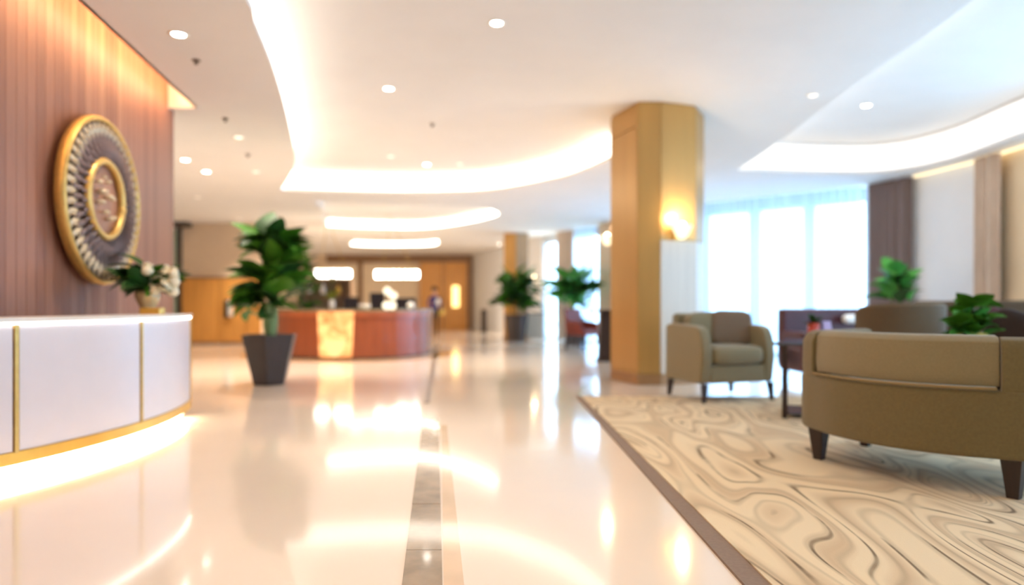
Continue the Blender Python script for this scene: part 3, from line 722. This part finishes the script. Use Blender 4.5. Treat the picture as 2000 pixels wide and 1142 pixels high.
# chandeliers over the bar
def chandelier(X, D, z, w, label):
    zc = cz(X, D)
    t = thing('chandelier', label, 'chandelier', (X, D, z), 0, 'chandeliers over the bar')
    part('frame_ring', ([(x * w / 2, y * .16, zz) for x, y, zz in lathe([(.96, .12), (1.0, .12), (1.0, .15), (.96, .15)], 24)[0]], lathe([(.96, .12), (1, .12), (1, .15), (.96, .15)], 24)[1]), M['gold'], t)
    n = 22
    for i in range(n):
        a = 2 * math.pi * i / n
        part('crystal_tube', lathe([(.012, -.10), (.034, -.08), (.034, .10), (.012, .12)], 8, w / 2 * .96 * math.cos(a), .15 * math.sin(a), 0), M['crystal'], t, smooth=True)
    part('ceiling_rose', lathe([(.12, zc - z - .05), (.13, zc - z - .03), (.13, zc - z)], 16, -.15), M['white'], t)
    for s in (-1, 1): part('cord', tube([(-.15, 0, zc - z - .04), (s * w * .35, 0, .14)], .008, 6), M['gold'], t)
    l = bpy.data.lights.new('chandelier_lamp', 'POINT'); l.energy = 60; l.color = (1, .8, .55); l.shadow_soft_size = .2
    lo = bpy.data.objects.new('chandelier_lamp', l); COL.objects.link(lo); lo.parent = t; lo.location = (0, 0, -.3)
chandelier(-5.06, 18.8, 1.96, 1.0, 'bright crystal chandelier over the glowing onyx panel, left of the pair')
chandelier(-3.25, 18.8, 1.94, 1.22, 'bright crystal chandelier before the cream wall panel, right of the pair')

# items on the bar and behind it
zt = .99
def onbar(px, D=None): 
    D = D or 13.6; return ((px - CX) / F * D, D)
x, y = onbar(648, 13.75)
pv = thing('plant_vase', 'small yellow-green plant in a white vase on the bar above the onyx', 'vase', (x, y, zt))
part('vase_body', lathe([(.04, 0), (.06, .03), (.065, .12), (.04, .19), (.035, .2)], 16), M['white'], pv, smooth=True)
lmv = leafmesh(.3, .1, .3, .2, mat('lime_leaf', rgb(140, 150, 30), .4, var=.3)); rnd = random.Random(2)
for i in range(14): place_leaf(lmv, pv, (0, 0, .18), rnd.uniform(0, 6.28), rnd.uniform(.4, 1.4), rnd.uniform(.6, 1.0))
part('stem', tube([(0, 0, .18), (0, 0, .75)], .01), M['stem'], pv)
for i in range(6): place_leaf(lmv, pv, (0, 0, .55 + .03 * i), i * 1.3, 1.0, .5)
lab = ['dark monitor behind the bar just right of the onyx panel', 'bluish dark monitor behind the bar below the right chandelier', 'low dark monitor behind the bar near its right end']
for i, (px, w_, h_) in enumerate(((686, .34, .2), (737, .34, .3), (792, .46, .18))):
    x, y = (px - CX) / F * 15.2, 15.2
    t = thing('monitor', lab[i], 'monitor', (x, y, .78), 0, 'monitors behind the bar')
    part('screen', box(-w_ / 2, w_ / 2, -.02, .02, .2, .2 + h_ + .08), M['screen'], t, bevel=.008)
    part('stand', merge(box(-.03, .03, -.01, .04, .02, .25), box(-.1, .1, -.08, .08, 0, .02)), M['blackm'], t)
bd = thing('back_desk', 'dark work desk behind the curved bar', 'desk', (-3.3, 15.2, 0))
part('desk_top', box(-1.6, 1.3, -.3, .3, .74, .78), M['darkwood'], bd)
for sx in (-1.5, 1.2):
    part('side_panel', box(sx - .03, sx + .03, -.28, .28, 0, .74), M['darkwood'], bd)
lbl = ['small round white table lamp on the bar, third from the right', 'cream glass globe on the bar beneath the right chandelier', 'pale round bowl on the bar right of the onyx panel', 'white round cup on the bar near its right end']
for i, (px, D, r, m) in enumerate(((766, 13.9, .085, 'globe'), (755, 13.65, .085, 'globe'), (712, 13.6, .13, 'white'), (802, 14.0, .08, 'white'))):
    x, y = (px - CX) / F * D, D
    pr = [(r * .4, 0), (r * .45, .01), (r * .75, r * .3), (r, r * .9), (r * .95, r * 1.2), (r * .6, r * 1.7), (.01, r * 1.85)] if i != 2 else [(r * .4, 0), (r * .8, r * .25), (r, r * .8), (r * .94, r * .8), (r * .5, r * .25)]
    o = link(('glass_globe', 'glass_globe', 'bowl', 'cup')[i], *lathe(pr, 20), M[m], smooth=True); o.location = (x, y, zt)
    tag(o, lbl[i], ('lamp', 'lamp', 'bowl', 'cup')[i])
fl_ = thing('floor_lamp', 'twin-globe lamp behind the bar under the right chandelier', 'lamp', ((762 - CX) / F * 17, 17, 0))
part('pole', tube([(0, 0, .02), (0, 0, 1.2)], .015), M['blackm'], fl_); part('foot', lathe([(.15, 0), (.15, .02), (.02, .03)], 20), M['blackm'], fl_)
for dx, dz in ((-.07, 1.44), (.08, 1.32)):
    part('globe_shade', pillow(.2, .2, .2, 1, 1, 18, 10, (dx, 0, dz)), M['globe'], fl_, smooth=True)
    part('arm', tube([(0, 0, 1.15), (dx, 0, dz - .1)], .01), M['blackm'], fl_)
big_plant((-5.2, 16.6, 0), 'tall dark green plant behind the bar left end, next to the broad-leaved plant', .7, .6, .4, M['pot2'], ball(0, 1.5, .26, .65, 90, .7, 1.0, 0, 1.3), [[(0, 0, .6), (0, 0, 2.0)]], 21, n=8, mats=('leafd', 'leaf', 'leafd'), lsize=(.36, .15))
sh = thing('bar_shelf', 'grey-brown shelf unit behind the left part of the bar', 'shelf', (-5.15, 18.2, 0))
part('shelf_back', box(-.65, .75, .15, .2, 0, 1.75), mat('taupe_panel', rgb(150, 126, 104), .6, var=.15), sh)
for z in (.5, .95, 1.35, 1.75): part('shelf', box(-.65, .75, -.15, .16, z, z + .03), M['brownframe'], sh)
for sx in (-.65, .75): part('side_panel', box(sx - .02, sx + .02, -.15, .2, 0, 1.78), M['brownframe'], sh)
bl = ['pale glass jug on the taupe shelf, left one', 'tall pale bottle on the taupe shelf, middle one', 'amber squat bottle on the taupe shelf, right one']
for i, (dx, h_, m) in enumerate(((-.35, .26, 'white'), (.0, .32, 'white'), (.42, .28, 'goldpaint'))):
    o = link('bottle', *lathe([(.05, 0), (.07, .02), (.07, h_ * .6), (.03, h_ * .75), (.025, h_)], 14), M[m], smooth=True)
    o.location = (-5.15 + dx, 18.15, 1.38 - (0 if i < 3 else .4)); tag(o, bl[i], 'bottle', 'bottles behind the bar')
disp = thing('wall_dispenser', 'small black and white dispenser on the orange oak wainscot', 'dispenser', ((447 - CX) / F * 18.5, 18.5, .72))
part('housing', box(-.12, -.02, -.06, .04, 0, .5), M['blackm'], disp, bevel=.02); part('white_body', box(-.02, .1, -.05, .04, .05, .5), M['white'], disp, bevel=.02)
st = thing('information_stand', 'slim dark upright stand against the far white wall right of the doors', 'stand', ((945 - CX) / F * 27, 27, 0), .2)
part('post_body', box(-.11, .11, -.05, .05, .03, .92), M['darkcush'], st, bevel=.02); part('foot', box(-.17, .17, -.12, .12, 0, .03), M['blackm'], st)

# ------------------------------------------------------------------ seating
def legs(t, pts, z1, a0, a1, m=None, splay=0):
    for (x, y) in pts:
        part('leg', taper(x, y, 0, z1, a0, a1, dx=splay * (1 if x > 0 else -1), dy=splay * (1 if y > 0 else -1)), m or M['darkwood'], t, bevel=.004)
def extrude_x(poly, x0, x1):                              # poly of (y, z)
    n = len(poly); V = [(x0, y, z) for y, z in poly] + [(x1, y, z) for y, z in poly]
    return V, [tuple(range(n)), tuple(range(n, 2 * n))[::-1]] + [(i, i + n, (i + 1) % n + n, (i + 1) % n) for i in range(n)]
def armchair(loc, rz, label, m, m2, hb=.96, ha=.82, w=.94, pill=None, name='armchair', group=None, legm=None, zl=.2):
    t = thing(name, label, 'armchair', loc, rz, group); hw = w / 2
    legs(t, [(-hw + .05, -.34), (hw - .05, -.34), (-hw + .06, .34), (hw - .06, .34)], zl, .018, .03, legm, .015)
    arm = [(-.335, zl), (-.375, zl + .25), (-.375, .56), (-.345, ha - .12), (-.30, ha - .03), (-.22, ha), (.26, ha + .02), (.37, ha + .0), (.38, zl)]
    for s in (-1, 1):
        a, b = (-hw, -hw + .13) if s < 0 else (hw - .13, hw)
        part('arm', extrude_x(arm, a, b), m, t, smooth=True, bevel=.03, seg=3)
    part('seat_base', box(-hw + .12, hw - .12, -.35, .36, zl, .395), m, t, smooth=True, bevel=.02, seg=3)
    part('backrest', extrude_x([(.22, .3), (.30, hb), (.40, hb - .02), (.39, zl)], -hw + .10, hw - .10), m, t, smooth=True, bevel=.035, seg=3)
    part('seat_cushion', pillow(w - .27, .68, .22, .22, .45, c=(0, -.05, .50)), m, t, smooth=True)
    part('back_cushion', pillow(w - .30, .16, .38, .25, .5, c=(0, 0, 0)), m, t, smooth=True, loc=(0, .17, .78), rot=(R(-8), 0, 0))
    if pill: part('lumbar_cushion', pillow(.46, .15, .40, .3, .45), pill, t, smooth=True, loc=(.20, .05, .785), rot=(R(-12), R(2), R(-24)))
    return t
armchair((2.345, 7.55, .018), R(18), 'olive-beige armchair with dark tapered legs standing next to the gold column', M['olive'], M['olived'], pill=M['tan'])

# loveseat seen from behind
ls = thing('curved_loveseat', 'olive curved-back loveseat seen from behind in the right foreground', 'sofa', (2.36, 4.02, .018), math.atan2(-.825, .565))
def back_y(x): return -.265 * (1 - (x / .66) ** 2) if abs(x) < .66 else 0
backp = [(x, back_y(x) + .03) for x in [-.52 + 1.04 * i / 24 for i in range(25)]]
U = smooth_path([(-.70, .80), (-.705, .4), (-.70, .16), (-.655, .015), (-.52, -.075), (-.3, -.185), (0, -.24), (.3, -.185), (.52, -.075), (.655, .015), (.70, .16), (.705, .4), (.70, .80)], 6)
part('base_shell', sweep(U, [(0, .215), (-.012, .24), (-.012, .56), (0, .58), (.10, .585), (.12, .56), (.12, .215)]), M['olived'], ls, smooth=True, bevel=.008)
part('back_panel', sweep([(x, back_y(x) + .048) for x, _ in backp], [(0, .60), (-.008, .66), (0, .84), (.03, .868), (.10, .875), (.15, .85), (.155, .60)]), M['olive'], ls, smooth=True, bevel=.006)
part('piping', tube([(x, y - .02, 0.592) for x, y in backp], .008, 8), mat('tan_piping', rgb(150, 126, 84), .85), ls, smooth=True)
Lw_ = smooth_path([(-.70, .80), (-.705, .4), (-.70, .16), (-.655, .015), (-.535, -.070)], 6)
Rw_ = smooth_path([(.535, -.070), (.655, .015), (.70, .16), (.705, .4), (.70, .80)], 6)
prA = [(0, .57), (-.008, .62), (-.004, .80), (.02, .85), (.06, .868), (.10, .86), (.125, .82), (.13, .57)]
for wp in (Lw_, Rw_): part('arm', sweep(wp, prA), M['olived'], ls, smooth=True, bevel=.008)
part('seat_base', prism([(-.58, .76), (-.58, .10), (-.4, .0), (0, -.10), (.4, .0), (.58, .10), (.58, .76)], .22, .40), M['olived'], ls, bevel=.02)
part('seat_cushion', pillow(1.14, .72, .18, .25, .45, c=(0, .42, .47)), M['olive'], ls, smooth=True)
legs(ls, [(-.555, .035), (.555, .035), (-.6, .72), (.6, .72)], .225, .028, .052)

# side table between the chairs
tb = thing('side_table', 'square dark side table with polished top between armchair and loveseat', 'table', (2.91, 6.31, .018), R(-22.3))
part('tabletop', box(-.40, .36, -.40, .36, .675, .705), M['tabletop'], tb, bevel=.006)
for sx, sy in ((-1, -1), (1, -1), (-1, 1), (1, 1)): part('leg', box(sx * .30 - .024, sx * .30 + .024, sy * .30 - .024, sy * .30 + .024, 0, .675), M['darkwood'], tb, bevel=.003)
part('lower_shelf', box(-.28, .28, -.28, .28, .03, .045), M['tabletop'], tb)
o = thing('small_potted_plant', 'small green plant in a red pot on the side table', 'plant', (2.88, 6.36, .723))
part('pot', lathe([(.04, 0), (.05, .01), (.055, .17), (.048, .17), (.04, .1)], 18), mat('coral_red_ceramic', rgb(206, 74, 52), .35), o, smooth=True)
rnd = random.Random(5); lms = leafmesh(.13, .06, .3, .2, M['leafd'])
for i in range(18): place_leaf(lms, o, (0, 0, .16), rnd.uniform(0, 6.28), rnd.uniform(.1, 1.3), rnd.uniform(.6, 1))
o = thing('card_stand', 'lilac folded card standing on the side table right of the red pot', 'card', (2.93, 6.20, .723), R(10))
part('front_leaf', ([(-.03, -.04, 0), (.05, -.04, 0), (.04, -.005, .19), (-.04, -.005, .19)], [(0, 1, 2, 3)]), mat('lilac_card', rgb(206, 184, 222), .6), o)
part('back_leaf', ([(-.03, .04, 0), (.05, .04, 0), (.04, .0, .19), (-.04, .0, .19)], [(3, 2, 1, 0)]), mat('lilac_card_back', rgb(206, 184, 222), .6), o)

# long maroon banquette behind
bn = thing('banquette', 'long maroon high-backed sofa below the sheer curtain', 'sofa', (4.63, 9.3, 0), R(2))
part('backrest', box(-.75, .75, .25, .45, .2, 1.02), M['maroon'], bn, smooth=True, bevel=.04, seg=3)
part('seat', box(-.75, .75, -.35, .3, .2, .48), M['maroon'], bn, smooth=True, bevel=.04, seg=3)
for sx in (-.75, .6): part('arm', box(sx, sx + .15, -.35, .4, .15, .7), M['maroon'], bn, smooth=True, bevel=.03, seg=3)
legs(bn, [(-.65, -.28), (.65, -.28), (-.65, .35), (.65, .35)], .2, .02, .03)
o = link('scatter_cushion', *pillow(.26, .1, .13, .5, .7), M['white'], smooth=True); o.location = (4.81, 9.42, .87); o.rotation_euler = (R(-10), 0, 0)
tag(o, 'small white cushion on the long maroon sofa', 'cushion')
b2_ = thing('banquette', 'dark brown high-backed sofa before the beige drape at the right', 'sofa', (6.18, 8.9, 0), R(-40))
part('backrest', box(-.75, .75, .25, .45, .2, 1.13), M['brownfab'], b2_, smooth=True, bevel=.04, seg=3)
part('seat', box(-.75, .75, -.35, .3, .2, .48), M['brownfab'], b2_, smooth=True, bevel=.04, seg=3)
legs(b2_, [(-.65, -.28), (.65, -.28), (-.65, .35), (.65, .35)], .2, .02, .03)
for sx in (-.75, .62): part('arm', box(sx, sx + .13, -.35, .4, .15, .7), M['brownfab'], b2_, smooth=True, bevel=.03, seg=3)
o = link('scatter_cushion', *pillow(.6, .2, .42, .5, .7), mat('wine_cushion', rgb(62, 24, 24), .8), smooth=True); o.location = (6.10, 8.72, .86); o.rotation_euler = (R(-8), 0, R(-40))
tag(o, 'dark wine-red cushion on the brown sofa before the beige drape', 'cushion')
# brown tub chair
tc_ = thing('tub_chair', 'brown fabric tub chair in the middle of the lounge, behind the loveseat', 'armchair', (3.98, 6.85, .018), R(190))
arcp = [(.43 * math.cos(a), .40 * math.sin(a)) for a in [R(-20 + 220 * i / 24) for i in range(25)]]
prof = []
for i in range(25):
    s = math.sin(math.pi * i / 24) ** .35; top = .98 + .09 * s
    prof.append([(0, .2), (0, top - .03), (.03, top), (.08, top - .01), (.10, top - .05), (.10, .2)])
part('shell_back', sweep(arcp, prof), M['tubfab'], tc_, smooth=True, bevel=.006)
part('seat_cushion', pillow(.7, .66, .2, .6, .5, c=(0, -.02, .46)), M['brownfab'], tc_, smooth=True)
part('seat_base', lathe([(.36, .2), (.38, .38)], 24), M['brownfab'], tc_)
legs(tc_, [(-.26, -.24), (.26, -.24), (-.26, .24), (.26, .24)], .21, .015, .026)
# coffee table with leafy pot
ct = thing('coffee_table', 'round dark coffee table behind the loveseat', 'table', (3.86, 5.45, .018))
part('tabletop', lathe([(.40, .42), (.42, .43), (.42, .45), (.40, .46)], 32), M['tabletop'], ct); part('pedestal', lathe([(.22, 0), (.22, .02), (.05, .06), (.05, .40), (.12, .42)], 20), M['darkwood'], ct, smooth=True)
lp = big_plant((3.74, 5.42, .478), 'leafy green plant in a yellow pot on the coffee table behind the loveseat', 0, 0, 0, None, ball(0, .42, .08, .16, 64, .6, 1.0, 0, 1.35), [[(0, 0, .25), (0, 0, .55)]], 33, mats=('leaf', 'leafb', 'leaf'), lsize=(.18, .15))
part('pot', lathe([(.06, 0), (.08, .02), (.1, .2), (.12, .36), (.11, .36), (.09, .3)], 24), mat('yellow_ceramic', rgb(226, 206, 110), .4), lp, smooth=True)
armchair((4.82, 6.12, .018), R(-80), 'olive armchair cut off by the right edge of the photo', M['olive'], M['olived'], hb=1.06)
o = link('scatter_cushion', *pillow(.44, .16, .42, .5, .7), M['darkcush'], smooth=True); o.location = (4.64, 6.18, .80); o.rotation_euler = (R(-6), R(22), R(-60))
tag(o, 'dark brown cushion propped on the olive armchair at the right edge', 'cushion')
# red-brown chair and dark chair in the distance
rc = thing('dining_chair', 'red-brown leather chair in the distance left of the gold column', 'chair', (1.70, 15.9, 0), R(42))
part('backrest', extrude_x([(.24, .42), (.32, 1.0), (.39, 1.0), (.33, .36)], -.28, .28), M['redlea'], rc, smooth=True, bevel=.03, seg=3)
part('seat', box(-.28, .28, -.3, .33, .36, .50), M['redlea'], rc, smooth=True, bevel=.03, seg=3)
for s in (-1, 1): part('arm', extrude_x([(-.22, .48), (-.22, .66), (.28, .72), (.28, .48)], s * .28 - .03, s * .28 + .03), M['redlea'], rc, smooth=True, bevel=.02)
legs(rc, [(-.24, -.25), (.24, -.25), (-.24, .29), (.24, .29)], .37, .024, .034, splay=.03)
dt = thing('bistro_table', 'dark brown pedestal table half hidden by the gold column', 'table', (1.82, 12.8, 0))
part('tabletop', lathe([(.30, .94), (.32, .95), (.32, .98), (.3, .99)], 28), M['darkwood'], dt)
part('pedestal', taper(-.02, 0, .04, .94, .15, .10), M['darkwood'], dt, bevel=.01); part('foot', box(-.2, .2, -.2, .2, 0, .04), M['darkwood'], dt)

# ------------------------------------------------------------------ person by the end of the bar
pe = thing('person', 'person with dark hair in a navy jacket and black trousers near the bar end', 'person', ((849 - CX) / F * 23, 23, 0), R(20))
def figure():
    J = [((0, 0, .92), .125), ((0, .0, 1.12), .115), ((0, 0, 1.30), .125), ((0, -.01, 1.42), .055), ((0, -.02, 1.50), .07), ((0, -.025, 1.58), .085), ((0, -.01, 1.66), .06),
         ((-.17, 0, 1.34), .055), ((-.22, .02, 1.10), .042), ((-.2, -.12, .92), .032), ((.17, 0, 1.34), .055), ((.22, .02, 1.10), .042), ((.2, -.1, .9), .032),
         ((-.09, 0, .82), .09), ((-.10, -.08, .48), .06), ((-.10, .0, .09), .042), ((-.10, -.13, .03), .03), ((.09, 0, .82), .09), ((.11, .04, .48), .06), ((.11, .12, .09), .042), ((.11, .0, .03), .03),
         ((-.2, -.16, .84), .022), ((.2, -.14, .82), .022)]
    E = [(0, 1), (1, 2), (2, 3), (3, 4), (4, 5), (5, 6), (2, 7), (7, 8), (8, 9), (2, 10), (10, 11), (11, 12), (0, 13), (13, 14), (14, 15), (15, 16), (0, 17), (17, 18), (18, 19), (19, 20), (9, 21), (12, 22)]
    me = bpy.data.meshes.new('body'); me.from_pydata([j[0] for j in J], E, [])
    o = bpy.data.objects.new('body', me); COL.objects.link(o); o.parent = pe
    me.skin_vertices or me.attributes
    m = o.modifiers.new('skin', 'SKIN')
    if not me.skin_vertices:
        bm_ = None
    return o, J
def skin_obj():
    import bmesh
    o, J = figure()
    bm = bmesh.new(); bm.from_mesh(o.data); lay = bm.verts.layers.skin.verify()
    for v, (p, r) in zip(bm.verts, J): v[lay].radius = (r, r * .85)
    bm.verts.ensure_lookup_table(); bm.verts[0][lay].use_root = True
    bm.to_mesh(o.data); bm.free()
    s = o.modifiers.new('sub', 'SUBSURF'); s.levels = 1; s.render_levels = 1
    m = bpy.data.materials.new('clothes'); m.use_nodes = True; nt = m.node_tree; N = nt.nodes; b = N['Principled BSDF']; b.inputs['Roughness'].default_value = .8
    tc = N.new('ShaderNodeTexCoord'); sp = N.new('ShaderNodeSeparateXYZ'); nt.links.new(tc.outputs['Object'], sp.inputs[0])
    rp = N.new('ShaderNodeValToRGB'); rp.color_ramp.interpolation = 'CONSTANT'; e = rp.color_ramp.elements
    e[0].position = 0; e[0].color = rgb(26, 24, 26); e[1].position = .47; e[1].color = rgb(52, 44, 112)
    q = e.new(.715); q.color = rgb(214, 160, 128)
    dv = N.new('ShaderNodeMath'); dv.operation = 'MULTIPLY'; dv.inputs[1].default_value = .5
    nt.links.new(sp.outputs['Z'], dv.inputs[0]); nt.links.new(dv.outputs[0], rp.inputs[0]); nt.links.new(rp.outputs[0], b.inputs['Base Color'])
    o.data.materials.append(m)
skin_obj()
part('hair', pillow(.2, .22, .2, .9, .9, c=(0, .02, 1.64)), M['darkcush'], pe, smooth=True)
part('face_nose', pillow(.03, .04, .04, 1, 1, 8, 6, (0, -.125, 1.57)), mat('skin', rgb(214, 160, 128), .6), pe, smooth=True)
part('shoulder_bag', pillow(.22, .1, .26, .4, .5, c=(.24, -.02, .86)), M['goldpaint'], pe, smooth=True)
part('scarf', pillow(.16, .14, .26, .7, .8, c=(.1, -.07, 1.2)), M['white'], pe, smooth=True)

# ------------------------------------------------------------------ ceiling fittings
def ceil_at(px, py):
    for z in (ZL, ZA, ZB, ZL + .22):
        x, y = at(px, py, z)
        if abs(cz(x, y) - z) < .02: return x, y, z
    x, y = at(px, py, ZL); z = cz(x, y); x, y = at(px, py, z); return x, y, cz(x, y)
spots = [
 (349, 67, 1, 'bright downlight in the ceiling nearest the wood wall, topmost in view'),
 (362, 312, 1, 'bright downlight just right of the wood wall end, left of two'),
 (403, 335, 1, 'bright downlight right of the wood wall end, second of two'),
 (386, 385, 0, 'dim downlight beneath the two bright ones by the wood wall'),
 (467, 427, 0, 'downlight above the tip of the tall broad-leaved plant'),
 (466, 268, 0, 'faint downlight between the two sprinklers left of the cove'),
 (500, 335, 0, 'faint downlight just left of the lit cove corner'),
 (970, 45, 1, 'bright downlight in the raised ceiling at the top centre of the photo'),
 (759, 173, 1, 'bright downlight in the raised ceiling, left of the dark sprinkler'),
 (834, 321, 1, 'bright downlight just above the middle of the curved cove'),
 (763, 305, 0, 'faint downlight above the curved cove, left of the bright one'),
 (898, 320, 0, 'faint downlight above the curved cove, right of the bright one'),
 (1692, 206, 1, 'bright downlight in the lounge ceiling above the sheer curtain'),
 (1588, 186, 0, 'faint downlight on the ceiling right of the gold column'),
 (690, 471, 0, 'downlight at the left tip of the farthest ring cove'),
 (975, 477, 1, 'downlight on the far ceiling left of the distant column'),
 (607, 517, 0, 'downlight far back above the left chandelier'),
 (628, 455, 0, 'downlight below the left end of the middle ring cove'),
]
def downlight(x, y, z, on, label, group='recessed downlights'):
    t = thing('downlight', label, 'ceiling light', (x, y, z), 0, group)
    part('trim_ring', lathe([(.055, -.002), (.075, -.012), (.085, -.004), (.085, 0)], 20), M['white'], t, smooth=True)
    part('lens', lathe([(.055, -.004), (.03, -.009), (.001, -.010)], 16), M['lamp'] if on else M['lampdim'], t)
    if 1:
        l = bpy.data.lights.new('downlight_lamp', 'SPOT'); l.energy = (18 if x > 1.5 else 62 if on else 45) if y < 9 else 190 if y < 22 else 260; l.color = (1, .86, .70); l.spot_size = R(95); l.spot_blend = .8; l.shadow_soft_size = .05
        lo = bpy.data.objects.new('downlight_lamp', l); COL.objects.link(lo); lo.parent = t; lo.location = (0, 0, -.03)
for px, py, on, label in spots:
    if py > 490: x, y, z = (px - CX) / F * 28, 28, ZL - .02
    else: x, y, z = ceil_at(px, py)
    downlight(x, y, z, on, label)
for x, y, w_ in ((-.9, 1.2, 'over the dark floor inlay'), (.6, 3.1, 'beside the near end of the rug'), (2.4, 1.0, 'over the near part of the rug'), (2.6, 4.2, 'over the curved loveseat'), (-.9, 4.0, 'over the white floor before the desk'), (1.0, -1.4, 'behind the photographer')):
    downlight(x, y, cz(x, y), 1, 'added fill downlight out of view, ' + w_)  # extra downlights added out of view to brighten the room
for px, py, label in ((440, 231, 'dark sprinkler on the low ceiling, nearer of two left of the cove'), (484, 301, 'dark sprinkler on the low ceiling, farther of two left of the cove'), (844, 242, 'dark sprinkler in the middle of the raised ceiling'), (383, 117, 'faint beige sprinkler near the bright downlight by the wood wall')):
    x, y, z = ceil_at(px, py)
    t = thing('sprinkler', label, 'sprinkler', (x, y, z), 0, 'ceiling sprinklers')
    part('escutcheon', lathe([(.035, 0), (.042, -.006), (.02, -.014), (.014, -.014)][::-1], 16), M['vented'], t)
    part('deflector', lathe([(.008, -.045), (.02, -.04), (.02, -.036), (.008, -.012)], 12), M['blackm'] if px != 383 else M['vented'], t)
